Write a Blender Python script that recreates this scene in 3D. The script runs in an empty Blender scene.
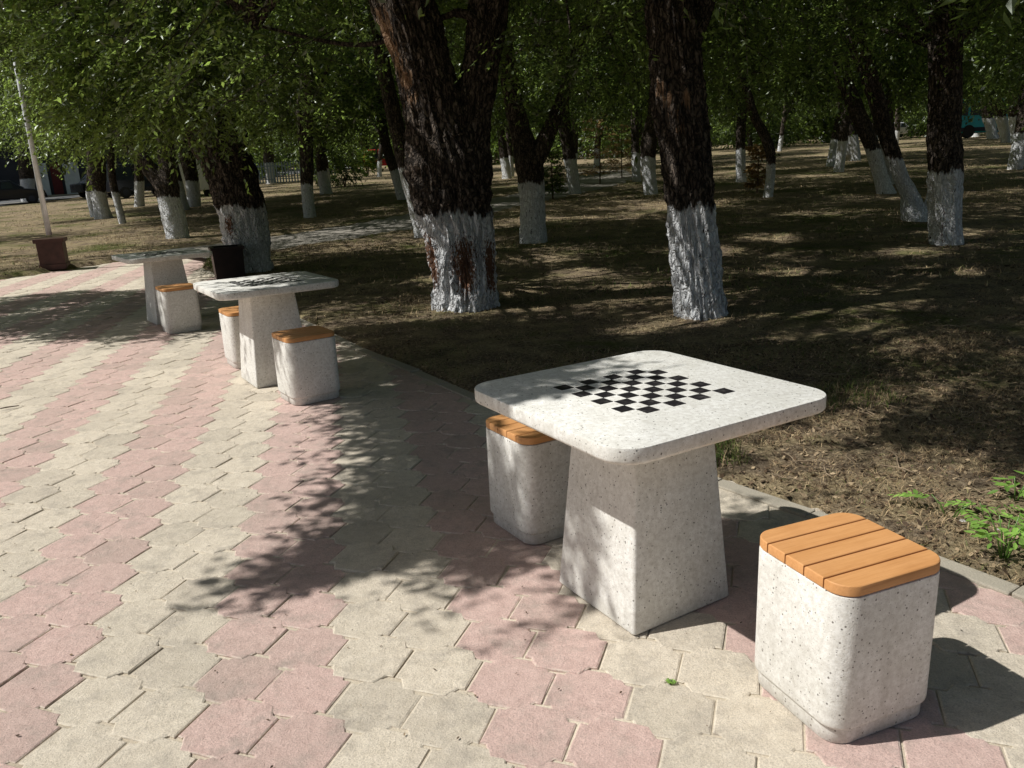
import bpy, math, random
import numpy as np
from mathutils import Vector, Matrix, noise

rng = np.random.default_rng(11)
random.seed(11)
C = bpy.context.scene.collection
sc = bpy.context.scene
PI = math.pi

# ------------------------------------------------------------------ camera
CH, PITCH, ROLL, F = 1.4844, 0.2661, -0.046, 790.57
cam_d = bpy.data.cameras.new('camera')
cam = bpy.data.objects.new('camera', cam_d); C.objects.link(cam)
cam_d.sensor_width = 36; cam_d.lens = F * 36 / 1024
cam_d.clip_start = 0.05; cam_d.clip_end = 800
cam.matrix_world = (Matrix.Translation((0, 0, CH)) @ Matrix.Rotation(PI/2 - PITCH, 4, 'X') @ Matrix.Rotation(ROLL, 4, 'Z'))
sc.camera = cam

def ray(px, py):
    X, Y = px - 512, py - 384
    cr, sr = math.cos(ROLL), math.sin(ROLL)
    a = cr*X + sr*Y; b = -sr*X + cr*Y
    c, s = math.cos(PITCH), math.sin(PITCH)
    u = -b/F
    return Vector((a/F, c + u*s, -s + u*c))

def at(px, py, Y):                       # the point at depth Y (world y) seen there
    r = ray(px, py)
    return Vector((0, 0, CH)) + r*(Y/r.y)

def gz(x, y):                            # terrain: flat by the pavement, rising gently to the back right
    t = (y - 12 + .5*x)/4.0
    return .03*4.0*(math.log1p(math.exp(-abs(t))) + max(t, 0)) - (.03*4*.06)

def gza(x, y):
    t = (y - 12 + .5*x)/4.0
    return .12*(np.log1p(np.exp(-np.abs(t))) + np.maximum(t, 0)) - .0072

def ground(px, py):
    r = ray(px, py); lo, hi = .5, 140
    for _ in range(60):
        m = (lo+hi)/2; p = Vector((0, 0, CH)) + r*(m/r.y)
        if p.z > gz(p.x, p.y): lo = m
        else: hi = m
    p = Vector((0, 0, CH)) + r*(lo/r.y)
    return Vector((p.x, p.y, gz(p.x, p.y)))

_c, _s = math.cos(PITCH), math.sin(PITCH)
def proj(P):                             # N x 3 -> pixel coords
    x, y, z = P[:, 0], P[:, 1], P[:, 2]-CH
    d = y*_c - z*_s; u = y*_s + z*_c
    d = np.where(np.abs(d) < 1e-3, 1e-3, d)
    ax, ay = F*x/d, -F*u/d
    cr, sr = math.cos(ROLL), math.sin(ROLL)
    return 512 + cr*ax - sr*ay, 384 + sr*ax + cr*ay, d

# ------------------------------------------------------------------ object helpers
def tag(o, label=None, cat=None, group=None, kind=None):
    if label: o['label'] = label
    if cat: o['category'] = cat
    if group: o['group'] = group
    if kind: o['kind'] = kind
    return o

def thing(name, label, cat, loc=(0, 0, 0), rz=0, group=None):
    o = bpy.data.objects.new(name, None); C.objects.link(o)
    o.empty_display_size = .2
    o.location = loc; o.rotation_euler = (0, 0, rz)
    return tag(o, label, cat, group)

def link_mesh(name, me, parent=None):
    o = bpy.data.objects.new(name, me); C.objects.link(o)
    if parent: o.parent = parent
    return o

class MB:
    def __init__(s): s.v = []; s.f = []
    def add(s, vs, fs):
        n = len(s.v); s.v += [tuple(v) for v in vs]; s.f += [tuple(i+n for i in f) for f in fs]; return n
    def box(s, c, size, rz=0, top=None, M=None):
        x, y, z = size[0]/2, size[1]/2, size[2]/2
        tx, ty = (x, y) if top is None else (top[0]/2, top[1]/2)
        vs = [(-x,-y,-z),(x,-y,-z),(x,y,-z),(-x,y,-z),(-tx,-ty,z),(tx,-ty,z),(tx,ty,z),(-tx,ty,z)]
        R = Matrix.Rotation(rz, 3, 'Z') if M is None else M
        vs = [R @ Vector(v) + Vector(c) for v in vs]
        s.add(vs, [(3,2,1,0),(4,5,6,7),(0,1,5,4),(1,2,6,5),(2,3,7,6),(3,0,4,7)])
    def rings(s, rings, cap0=True, cap1=True):
        n = len(rings[0]); b = len(s.v)
        for r in rings: s.v += [tuple(v) for v in r]
        for i in range(len(rings)-1):
            for j in range(n):
                k = (j+1) % n
                s.f.append((b+i*n+j, b+i*n+k, b+(i+1)*n+k, b+(i+1)*n+j))
        if cap0: s.f.append(tuple(b+j for j in reversed(range(n))))
        if cap1: s.f.append(tuple(b+(len(rings)-1)*n+j for j in range(n)))
    def tube(s, pts, rad, n=6, cap=True):
        pts = [Vector(p) for p in pts]; R = []
        up = None
        for i, p in enumerate(pts):
            d = (pts[min(i+1, len(pts)-1)] - pts[max(i-1, 0)])
            if d.length < 1e-9: d = Vector((0, 0, 1))
            d.normalize()
            if up is None:
                up = Vector((1, 0, 0)) if abs(d.x) < .8 else Vector((0, 1, 0))
            a = (up - d*up.dot(d)).normalized(); b = d.cross(a); up = a
            r = rad[i] if hasattr(rad, '__len__') else rad
            R.append([p + a*(r*math.cos(2*PI*k/n)) + b*(r*math.sin(2*PI*k/n)) for k in range(n)])
        s.rings(R, cap, cap)
    def build(s, name, mat, parent=None, smooth=False, bevel=0, auto=None):
        me = bpy.data.meshes.new(name); me.from_pydata(s.v, [], s.f); me.update()
        if smooth: me.polygons.foreach_set('use_smooth', [True]*len(me.polygons))
        if mat: me.materials.append(mat)
        o = link_mesh(name, me, parent)
        if auto is not None:
            me.polygons.foreach_set('use_smooth', [True]*len(me.polygons))
            import bmesh
            bm = bmesh.new(); bm.from_mesh(me)
            for e in bm.edges:
                if len(e.link_faces) == 2 and e.calc_face_angle(0) > auto: e.smooth = False
            bm.to_mesh(me); bm.free()
        if bevel:
            m = o.modifiers.new('bevel', 'BEVEL'); m.width = bevel; m.segments = 2; m.limit_method = 'ANGLE'; m.angle_limit = .6
        return o

def np_mesh(name, V, Fq, mat, parent=None, attrs=None, smooth=False):
    """V (n,3), Fq (m,k) -> mesh object with per-vertex or per-face float attributes."""
    me = bpy.data.meshes.new(name)
    V = np.ascontiguousarray(V, dtype=np.float32); Fq = np.ascontiguousarray(Fq, dtype=np.int32)
    m, k = Fq.shape
    me.vertices.add(len(V)); me.vertices.foreach_set('co', V.ravel())
    me.loops.add(m*k); me.loops.foreach_set('vertex_index', Fq.ravel())
    me.polygons.add(m)
    me.polygons.foreach_set('loop_start', np.arange(0, m*k, k, dtype=np.int32))
    try: me.polygons.foreach_set('loop_total', np.full(m, k, dtype=np.int32))
    except Exception: pass
    me.polygons.foreach_set('use_smooth', np.full(m, bool(smooth)))
    me.update(calc_edges=True)
    for an, (dom, arr) in (attrs or {}).items():
        a = me.attributes.new(an, 'FLOAT', dom); a.data.foreach_set('value', np.ascontiguousarray(arr, dtype=np.float32))
    me.validate()
    if mat: me.materials.append(mat)
    return link_mesh(name, me, parent)

# ------------------------------------------------------------------ materials
def new_mat(name):
    m = bpy.data.materials.new(name); m.use_nodes = True
    nt = m.node_tree; nt.nodes.clear()
    out = nt.nodes.new('ShaderNodeOutputMaterial')
    return m, nt, out

class NT:
    def __init__(s, nt): s.nt = nt
    def n(s, t, **kw):
        nd = s.nt.nodes.new(t)
        for k, v in kw.items():
            if k.startswith('i_'):
                nd.inputs[k[2:].replace('_', ' ')].default_value = v
            else: setattr(nd, k, v)
        return nd
    def l(s, a, b): s.nt.links.new(a, b)
    def noise(s, vec, scale, detail=4, rough=.55):
        nd = s.n('ShaderNodeTexNoise'); nd.inputs['Scale'].default_value = scale
        nd.inputs['Detail'].default_value = detail; nd.inputs['Roughness'].default_value = rough
        if vec: s.l(vec, nd.inputs['Vector'])
        return nd.outputs['Fac']
    def ramp(s, fac, stops):
        r = s.n('ShaderNodeValToRGB')
        while len(r.color_ramp.elements) < len(stops): r.color_ramp.elements.new(.5)
        for e, (p, c) in zip(r.color_ramp.elements, stops):
            e.position = p; e.color = (*c, 1) if len(c) == 3 else c
        s.l(fac, r.inputs['Fac']); return r.outputs['Color']
    def mix(s, fac, a, b, mode='MIX'):
        m = s.n('ShaderNodeMix', data_type='RGBA', blend_type=mode)
        for i, val in ((0, fac), (6, a), (7, b)):
            if hasattr(val, 'links'): s.l(val, m.inputs[i])
            elif i == 0: m.inputs[0].default_value = val
            else: m.inputs[i].default_value = (*val, 1) if len(val) == 3 else val
        return m.outputs[2]
    def math(s, op, a, b=0., clamp=False):
        m = s.n('ShaderNodeMath', operation=op, use_clamp=clamp)
        for i, val in ((0, a), (1, b)):
            if hasattr(val, 'links'): s.l(val, m.inputs[i])
            else: m.inputs[i].default_value = val
        return m.outputs[0]
    def maprange(s, v, a, b, c=0., d=1.):
        m = s.n('ShaderNodeMapRange'); s.l(v, m.inputs[0])
        for i, q in enumerate((a, b, c, d)): m.inputs[i+1].default_value = q
        return m.outputs[0]
    def attr(s, name): return s.n('ShaderNodeAttribute', attribute_name=name).outputs['Fac']
    def bump(s, h, strength, dist):
        b = s.n('ShaderNodeBump'); b.inputs['Strength'].default_value = strength; b.inputs['Distance'].default_value = dist
        s.l(h, b.inputs['Height']); return b.outputs['Normal']
    def bsdf(s, col, rough=.8, normal=None, spec=.3):
        b = s.n('ShaderNodeBsdfPrincipled')
        if hasattr(col, 'links'): s.l(col, b.inputs['Base Color'])
        else: b.inputs['Base Color'].default_value = (*col, 1)
        if hasattr(rough, 'links'): s.l(rough, b.inputs['Roughness'])
        else: b.inputs['Roughness'].default_value = rough
        b.inputs['Specular IOR Level'].default_value = spec
        if normal: s.l(normal, b.inputs['Normal'])
        return b.outputs[0]
    def obj(s): return s.n('ShaderNodeTexCoord').outputs['Object']
    def pos(s): return s.n('ShaderNodeNewGeometry').outputs['Position']
    def scale(s, vec, xyz):
        m = s.n('ShaderNodeMapping'); m.inputs['Scale'].default_value = xyz; s.l(vec, m.inputs['Vector']); return m.outputs[0]

def simple(name, col, rough=.6, var=.25, nscale=12, bump=.15, metal=0):
    m, nt, out = new_mat(name); N = NT(nt)
    o = N.obj(); nz = N.noise(o, nscale, 6)
    lo = tuple(c*(1-var) for c in col); hi = tuple(min(1, c*(1+var)) for c in col)
    c = N.ramp(nz, [(.3, lo), (.7, hi)])
    b = N.bsdf(c, rough, N.bump(N.noise(o, nscale*6, 4), bump, .004))
    nt.nodes[b.node.name].inputs['Metallic'].default_value = metal
    N.l(b, out.inputs[0]); return m

def terrazzo():
    m, nt, out = new_mat('terrazzo_concrete'); N = NT(nt); o = N.pos()
    base = N.ramp(N.noise(o, 9, 6), [(.3, (.73, .715, .66)), (.68, (.85, .84, .80))])
    base = N.mix(N.maprange(N.noise(o, 60, 4, .7), .35, .75), base, (.54, .515, .46))
    fac = None
    for sc_, thr, keep, col in ((170, .18, .38, (.33, .31, .28)), (75, .17, .50, (.10, .085, .07)), (58, .11, .70, (.05, .043, .037))):
        v = N.n('ShaderNodeTexVoronoi'); v.inputs['Scale'].default_value = sc_; N.l(o, v.inputs['Vector'])
        sep = N.n('ShaderNodeSeparateColor'); N.l(v.outputs['Color'], sep.inputs[0])
        size = N.math('MULTIPLY', sep.outputs[1], thr)
        size = N.math('ADD', size, .06)
        dot = N.maprange(N.math('SUBTRACT', v.outputs['Distance'], size), .04, -.04)
        pick = N.math('GREATER_THAN', sep.outputs[0], keep)
        base = N.mix(N.math('MULTIPLY', dot, N.math('MULTIPLY', pick, .85)), base, col)
    stn = N.noise(N.scale(o, (1, 1, .16)), 11, 6, .62)
    base = N.mix(N.maprange(stn, .54, .72, 0, .30), base, (.40, .375, .325))
    # greyish brown tone toward the ground
    sp = N.n('ShaderNodeSeparateXYZ'); N.l(o, sp.inputs[0])
    low = N.maprange(N.math('ADD', sp.outputs[2], N.math('MULTIPLY', N.noise(o, 14, 5), .09)), .13, .03)
    base = N.mix(N.math('MULTIPLY', low, .35), base, (.27, .235, .19))
    h = N.math('ADD', N.noise(o, 220, 3), N.math('MULTIPLY', N.noise(o, 25, 4), .8))
    N.l(N.bsdf(base, .62, N.bump(h, .28, .004), .35), out.inputs[0]); return m

def wood_lid():
    m, nt, out = new_mat('orange_wood_slats'); N = NT(nt); o = N.obj()
    st = N.scale(o, (6, 90, 60)); nz = N.noise(st, 1.0, 6, .6)
    c = N.ramp(nz, [(.25, (.52, .245, .085)), (.75, (.65, .335, .135))])
    c = N.mix(N.math('MULTIPLY', N.maprange(N.noise(o, 7, 5), .5, .75), .35), c, (.36, .15, .05))
    sl = N.noise(N.scale(o, (.01, 14.2, .01)), 1.0, 0)
    c = N.mix(N.maprange(sl, .35, .65, 0, .45), c, (.64, .33, .135))
    g2 = N.noise(N.scale(o, (10, 260, 200)), 1.0, 4, .7)
    c = N.mix(N.maprange(g2, .52, .75, 0, .5), c, (.36, .15, .05))
    N.l(N.bsdf(c, .5, N.bump(nz, .25, .003), .35), out.inputs[0]); return m

def paver_mat():
    m, nt, out = new_mat('paving_blocks'); N = NT(nt); o = N.pos()
    pink = N.attr('pink'); tint = N.attr('tint')
    n1 = N.noise(o, 210, 4, .8); n2 = N.noise(o, 22, 7, .72); n3 = N.noise(o, 1.1, 4)
    cy = N.ramp(n2, [(.25, (.57, .495, .39)), (.75, (.78, .695, .57))])
    cp = N.ramp(n2, [(.25, (.53, .37, .325)), (.75, (.71, .525, .465))])
    c = N.mix(pink, cy, cp)
    g = N.ramp(n1, [(.3, (.52, .51, .50)), (.5, (.97, .97, .97)), (.72, (1.22, 1.2, 1.16))])
    c = N.mix(.85, c, g, 'MULTIPLY')
    c = N.mix(N.maprange(tint, 0, 1, 0, .26), c, (.27, .235, .19))
    c = N.mix(N.maprange(n3, .5, .75, 0, .3), c, (.36, .32, .255))
    n4 = N.noise(o, 7, 8, .72)
    c = N.mix(N.maprange(n4, .50, .68, 0, .55), c, (.30, .265, .225))
    c = N.mix(N.maprange(N.noise(o, 75, 4, .75), .60, .72, 0, .45), c, (.25, .21, .18))
    # pits and scuffs
    v = N.n('ShaderNodeTexVoronoi'); v.inputs['Scale'].default_value = 55; N.l(o, v.inputs['Vector'])
    pit = N.math('MULTIPLY', N.maprange(v.outputs['Distance'], .13, .07), N.math('GREATER_THAN', N.noise(o, 6, 3), .6))
    c = N.mix(N.math('MULTIPLY', pit, .6), c, (.12, .1, .08))
    edge = N.attr('edge')
    c = N.mix(N.math('MULTIPLY', N.math('MULTIPLY', edge, N.maprange(N.noise(o, 40, 4), .40, .62)), .7), c, (.78, .71, .58))
    h = N.math('ADD', N.math('MULTIPLY', n1, .5), N.math('MULTIPLY', n2, 1.4))
    N.l(N.bsdf(c, .88, N.bump(h, .85, .008), .2), out.inputs[0]); return m

def soil_mat():
    m, nt, out = new_mat('dry_lawn_soil'); N = NT(nt); o = N.pos()
    a = N.noise(o, .45, 6, .62); b = N.noise(o, 3.2, 6, .65); c_ = N.noise(o, 38, 6, .75)
    soil = N.ramp(c_, [(.3, (.06, .044, .03)), (.5, (.19, .142, .095)), (.72, (.46, .37, .26))])
    straw = N.ramp(c_, [(.3, (.16, .12, .065)), (.7, (.56, .45, .27))])
    green = N.ramp(c_, [(.3, (.035, .045, .014)), (.7, (.17, .18, .055))])
    col = N.mix(N.maprange(b, .42, .62), soil, straw)
    col = N.mix(N.math('MULTIPLY', N.maprange(a, .50, .62), N.maprange(b, .35, .55)), col, green)
    h = N.math('ADD', c_, N.math('MULTIPLY', N.noise(o, 120, 3, .8), .6))
    N.l(N.bsdf(col, .95, N.bump(h, .9, .03), .1), out.inputs[0]); return m

def bark_mat():
    m, nt, out = new_mat('whitewashed_bark'); N = NT(nt); o = N.obj()
    st = N.scale(o, (1, 1, .34)); f1 = N.noise(st, 27, 6, .65); f2 = N.noise(o, 85, 6, .8)
    bark = N.ramp(f1, [(.30, (.022, .018, .015)), (.50, (.115, .090, .072)), (.72, (.27, .215, .17))])
    wob = N.n('ShaderNodeTexNoise'); wob.inputs['Scale'].default_value = 9; N.l(o, wob.inputs['Vector'])
    vm = N.n('ShaderNodeVectorMath', operation='MULTIPLY_ADD'); N.l(wob.outputs['Color'], vm.inputs[0]); vm.inputs[1].default_value = (.10, .10, .16); N.l(N.scale(o, (1, 1, .30)), vm.inputs[2])
    vor = N.n('ShaderNodeTexVoronoi', feature='DISTANCE_TO_EDGE'); vor.inputs['Scale'].default_value = 21; N.l(vm.outputs[0], vor.inputs['Vector'])
    plate = N.maprange(vor.outputs['Distance'], .02, .22)
    bark = N.mix(N.math('MULTIPLY', N.math('SUBTRACT', 1., plate), .85), bark, (.008, .007, .006))
    torn = N.ramp(N.noise(N.scale(o, (1, 1, .08)), 40, 5), [(.3, (.17, .095, .055)), (.7, (.36, .23, .14))])
    col = N.mix(N.maprange(N.math('ADD', N.attr('torn'), N.math('MULTIPLY', N.math('SUBTRACT', N.noise(N.scale(o, (1, 1, .12)), 34, 5, .7), .5), 2.2)), .35, .5), bark, torn)
    f3 = N.noise(N.scale(o, (1, 1, .4)), 55, 5, .7); cre = N.math('SUBTRACT', N.math('ADD', N.math('MULTIPLY', f1, .6), N.math('MULTIPLY', f3, .4)), .425)
    paint = N.ramp(f2, [(.28, (.52, .52, .52)), (.46, (.86, .87, .88)), (.8, (.92, .93, .94))])
    paint = N.mix(N.math('MULTIPLY', N.math('SUBTRACT', 1., plate), N.maprange(f2, .3, .6, .15, .6)), paint, (.36, .35, .34))
    edge = N.math('ADD', N.attr('wash'), N.math('MULTIPLY', N.math('SUBTRACT', N.noise(N.scale(o, (1, 1, .35)), 16, 5), .5), .28)); edge = N.math('ADD', edge, N.math('MULTIPLY', N.math('SUBTRACT', N.noise(o, 2.7, 3), .5), .30))
    on = N.maprange(edge, .02, -.02)
    on = N.math('MULTIPLY', on, N.maprange(N.math('ADD', cre, N.math('MULTIPLY', N.math('SUBTRACT', N.noise(o, 5, 3), .5), .16)), -.045, -.005))
    bare = N.maprange(N.math('ADD', N.attr('bare'), N.math('MULTIPLY', N.math('SUBTRACT', f3, .5), 2.4)), .60, .40)
    on = N.math('MULTIPLY', on, bare)
    under = N.mix(N.maprange(N.attr('bare'), .2, .5), col, (.19, .10, .062))
    c = N.mix(on, under, paint)
    h = N.math('ADD', N.math('ADD', f1, N.math('MULTIPLY', f2, .5)), N.math('MULTIPLY', plate, .9))
    N.l(N.bsdf(c, .9, N.bump(h, .8, .035), .15), out.inputs[0]); return m

def leaf_mat(name, c0, c1, trans, sat=1.):
    m, nt, out = new_mat(name); N = NT(nt)
    t = N.attr('tint')
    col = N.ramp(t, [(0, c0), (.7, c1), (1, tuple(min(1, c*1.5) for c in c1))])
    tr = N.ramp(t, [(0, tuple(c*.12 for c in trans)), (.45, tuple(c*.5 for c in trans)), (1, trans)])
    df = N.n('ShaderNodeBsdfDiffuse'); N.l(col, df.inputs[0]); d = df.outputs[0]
    tl = N.n('ShaderNodeBsdfTranslucent'); N.l(tr, tl.inputs[0])
    mx = N.n('ShaderNodeMixShader'); mx.inputs[0].default_value = .5
    N.l(d, mx.inputs[1]); N.l(tl.outputs[0], mx.inputs[2])
    gl = N.n('ShaderNodeBsdfGlossy'); gl.inputs['Roughness'].default_value = .38; gl.inputs['Color'].default_value = (.9, .95, .85, 1)
    m2 = N.n('ShaderNodeMixShader'); m2.inputs[0].default_value = .055
    N.l(mx.outputs[0], m2.inputs[1]); N.l(gl.outputs[0], m2.inputs[2]); N.l(m2.outputs[0], out.inputs[0]); return m

def attr_mat(name, stops, rough=.8):
    m, nt, out = new_mat(name); N = NT(nt)
    N.l(N.bsdf(N.ramp(N.attr('tint'), stops), rough, None, .2), out.inputs[0]); return m

def asphalt_mat(name, c0, c1):
    m, nt, out = new_mat(name); N = NT(nt); o = N.pos()
    c = N.ramp(N.noise(o, .8, 6, .65), [(.3, c0), (.7, c1)])
    c = N.mix(.7, c, N.ramp(N.noise(o, 180, 3, .8), [(.3, (.6, .6, .6)), (.7, (1.1, 1.1, 1.1))]), 'MULTIPLY')
    N.l(N.bsdf(c, .9, N.bump(N.noise(o, 150, 4), .4, .01), .2), out.inputs[0]); return m

M = {}
M['terrazzo'] = terrazzo()
M['wood'] = wood_lid()
M['paver'] = paver_mat()
M['soil'] = soil_mat()
M['bark'] = bark_mat()
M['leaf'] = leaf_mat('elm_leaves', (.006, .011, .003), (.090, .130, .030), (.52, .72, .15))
M['leaf_lime'] = leaf_mat('lime_leaves', (.12, .20, .02), (.24, .36, .05), (.45, .62, .08))
M['leaf_fresh'] = leaf_mat('fresh_leaves', (.08, .19, .03), (.28, .48, .10), (.42, .68, .14))
M['leaf_dry'] = leaf_mat('dry_leaves', (.26, .15, .06), (.55, .36, .16), (.6, .38, .15))
M['blade'] = attr_mat('dry_grass_blades', [(0, (.10, .07, .04)), (.35, (.31, .215, .12)), (.7, (.60, .46, .27)), (.82, (.16, .18, .05)), (1, (.06, .12, .022))])
M['litter'] = attr_mat('leaf_litter', [(0, (.04, .026, .017)), (.6, (.14, .092, .055)), (1, (.42, .32, .20))])
def inlay():
    m, nt, out = new_mat('black_inlay'); N = NT(nt); o = N.obj()
    c = N.mix(N.maprange(N.noise(o, 38, 6, .75), .52, .74, 0, .5), (.015, .013, .015), (.17, .16, .15))
    N.l(N.bsdf(c, .45, N.bump(N.noise(o, 120, 3), .2, .002), .3), out.inputs[0]); return m
M['black'] = inlay()
M['curb'] = asphalt_mat('kerb_concrete', (.34, .30, .24), (.46, .42, .34))
M['joint'] = asphalt_mat('sandy_joints', (.36, .30, .22), (.80, .71, .57))
M['path'] = asphalt_mat('grey_path', (.23, .21, .18), (.34, .31, .265))
M['road'] = asphalt_mat('asphalt_road', (.11, .11, .115), (.17, .17, .17))
M['brown'] = simple('brown_paint', (.066, .029, .025), .45, .3, 8, .1)
M['darkbrown'] = simple('dark_brown_panel', (.018, .010, .009), .5, .3, 8, .1)
M['pole'] = simple('galvanised_steel', (.66, .67, .68), .45, .15, 8, .05, .3)
M['twig'] = simple('pale_twig', (.30, .225, .15), .85, .3, 30, .3)
M['stem'] = simple('sapling_stem', (.10, .065, .04), .85, .3, 20, .3)
M['stake'] = simple('pale_stake', (.34, .25, .16), .85, .2, 20, .2)
M['stone'] = simple('pale_stone', (.55, .53, .5), .8, .2, 20, .2)
M['backdrop'] = simple('far_woodland', (.016, .026, .008), .95, .6, .25, .3)
M['wall_dark'] = simple('dark_wall', (.035, .038, .05), .8, .3, 1.2, .1)
M['white'] = simple('white_door', (.55, .60, .63), .6, .12, 3, .1)
M['red'] = simple('dark_red_panel', (.10, .014, .016), .6, .2, 3, .1)
M['turq'] = simple('turquoise_paint', (.02, .36, .42), .3, .1, 2, .02)
M['carwhite'] = simple('white_car_paint', (.62, .64, .66), .25, .05, 2, .02)
M['carblack'] = simple('black_car_paint', (.012, .013, .017), .25, .1, 2, .02)
M['carred'] = simple('red_car_paint', (.45, .03, .035), .3, .1, 2, .02)
M['glass'] = simple('dark_window_glass', (.02, .028, .035), .08, .2, 2, 0)
M['rubber'] = simple('tyre_rubber', (.02, .02, .02), .8, .2, 10, .1)
M['orange'] = simple('orange_panel', (.55, .27, .10), .7, .15, 3, .05)
M['fence'] = simple('blue_grey_fence', (.20, .25, .30), .6, .15, 3, .05)
M['clear'] = simple('clear_wrap', (.6, .58, .55), .15, .1, 20, .1)

# ------------------------------------------------------------------ light and sky
SUN_DIR = Vector((-.80, -.085, 1.0)).normalized()       # toward the sun
el = math.asin(SUN_DIR.z); az = math.atan2(SUN_DIR.x, SUN_DIR.y)   # from +Y, clockwise
w = bpy.data.worlds.new('World'); sc.world = w; w.use_nodes = True
nt = w.node_tree; nt.nodes.clear()
sky = nt.nodes.new('ShaderNodeTexSky'); sky.sky_type = 'NISHITA'; sky.sun_disc = False
sky.sun_elevation = el; sky.sun_rotation = az
sky.air_density = 1.0; sky.dust_density = 2.0; sky.ozone_density = .6
bg = nt.nodes.new('ShaderNodeBackground'); bg.inputs[1].default_value = .051
wo = nt.nodes.new('ShaderNodeOutputWorld')
nt.links.new(sky.outputs[0], bg.inputs[0]); nt.links.new(bg.outputs[0], wo.inputs[0])
sd = bpy.data.lights.new('sun', 'SUN'); sd.energy = 5.0; sd.angle = math.radians(.53); sd.color = (1, .985, .945)
so = bpy.data.objects.new('sun', sd); C.objects.link(so)
so.rotation_euler = SUN_DIR.to_track_quat('Z', 'Y').to_euler()
so.location = SUN_DIR*60
sc.view_settings.view_transform = 'Standard'; sc.view_settings.look = 'None'
sc.view_settings.exposure = 0; sc.view_settings.gamma = 1
sc.render.engine = 'CYCLES'
sc.cycles.max_bounces = 5; sc.cycles.diffuse_bounces = 3; sc.cycles.transmission_bounces = 3; sc.cycles.glossy_bounces = 2

# ------------------------------------------------------------------ layout curves
CURB = [(4.3, -1.5), (2.95, .6), (1.72, 2.43), (1.27, 3.11), (.97, 3.50), (-.22, 5.12), (-.72, 5.93), (-1.32, 6.85), (-1.85, 7.8), (-2.42, 8.75), (-3.3, 10.5), (-4.15, 12.1), (-4.95, 13.4), (-5.45, 14.3)]
PAVE = CURB + [(-5.6, 15.6), (-6.0, 17.2), (-7.2, 17.4), (-8.0, 16.2), (-8.85, 13.9), (-10.4, 10.5), (-13, 5), (-13, -1.5)]
PATH = [(-6.6, 16.3), (-5.0, 17.6), (-3.2, 20.0), (-1.2, 24.0), (1.2, 28.5), (3.4, 33), (4.9, 38), (5.5, 46)]

def in_poly(P, poly):
    P = np.atleast_2d(P); x, y = P[:, 0], P[:, 1]; r = np.zeros(len(P), bool)
    n = len(poly)
    for i in range(n):
        x1, y1 = poly[i]; x2, y2 = poly[(i+1) % n]
        c = ((y1 > y) != (y2 > y)) & (x < (x2-x1)*(y-y1)/((y2-y1) or 1e-9)+x1)
        r ^= c
    return r
def dist_line(P, line):
    P = np.atleast_2d(P); best = np.full(len(P), 1e9)
    for (x1, y1), (x2, y2) in zip(line, line[1:]):
        dx, dy = x2-x1, y2-y1; L = dx*dx+dy*dy
        t = np.clip(((P[:, 0]-x1)*dx+(P[:, 1]-y1)*dy)/L, 0, 1)
        best = np.minimum(best, np.hypot(P[:, 0]-x1-t*dx, P[:, 1]-y1-t*dy))
    return best
def noise2(x, y, s, seed=0):
    return np.array([noise.noise((a*s, b*s, seed)) for a, b in zip(x, y)])

# ------------------------------------------------------------------ terrain
def axis(lo, d0, d1, hi, step):
    a = list(np.arange(d0, d1, step)); s = step; v = d1
    while v < hi: a.append(v); s = min(s*1.12, 8); v += s
    a.append(hi); s = step; v = d0; b = []
    while v > lo: s = min(s*1.12, 8); v -= s; b.append(v)
    return np.array(sorted(b) + a)
xs = axis(-170, -7.0, 4.6, 200, .085); ys = axis(-40, .8, 16.5, 230, .085)
GX, GY = np.meshgrid(xs, ys); P2 = np.stack([GX.ravel(), GY.ravel()], 1)
Z = gza(P2[:, 0], P2[:, 1])
nb = (np.abs(P2[:, 0]) < 14) & (P2[:, 1] > -2) & (P2[:, 1] < 26)
rough = np.zeros(len(P2))
idx = np.where(nb)[0]
rough[idx] = noise2(P2[idx, 0], P2[idx, 1], .9)*.028 + noise2(P2[idx, 0], P2[idx, 1], 4.1, 3)*.014 + noise2(P2[idx, 0], P2[idx, 1], 11, 5)*.008
inp = in_poly(P2, PAVE); dp = dist_line(P2, PATH)
dcurb = dist_line(P2, CURB)
Z = Z + rough*np.clip(dcurb/.5, .25, 1) + .018*np.clip(dcurb/.3, 0, 1)
Z[inp] = -.07
under = (dp < 1.2) & ~inp; Z[under] = gza(P2[under, 0], P2[under, 1]) - .03
nx, ny = len(xs), len(ys)
ii = np.arange(nx*ny).reshape(ny, nx)
Fq = np.stack([ii[:-1, :-1].ravel(), ii[:-1, 1:].ravel(), ii[1:, 1:].ravel(), ii[1:, :-1].ravel()], 1)
tag(np_mesh('ground', np.stack([P2[:, 0], P2[:, 1], Z], 1), Fq, M['soil'], smooth=True), kind='structure')

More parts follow.
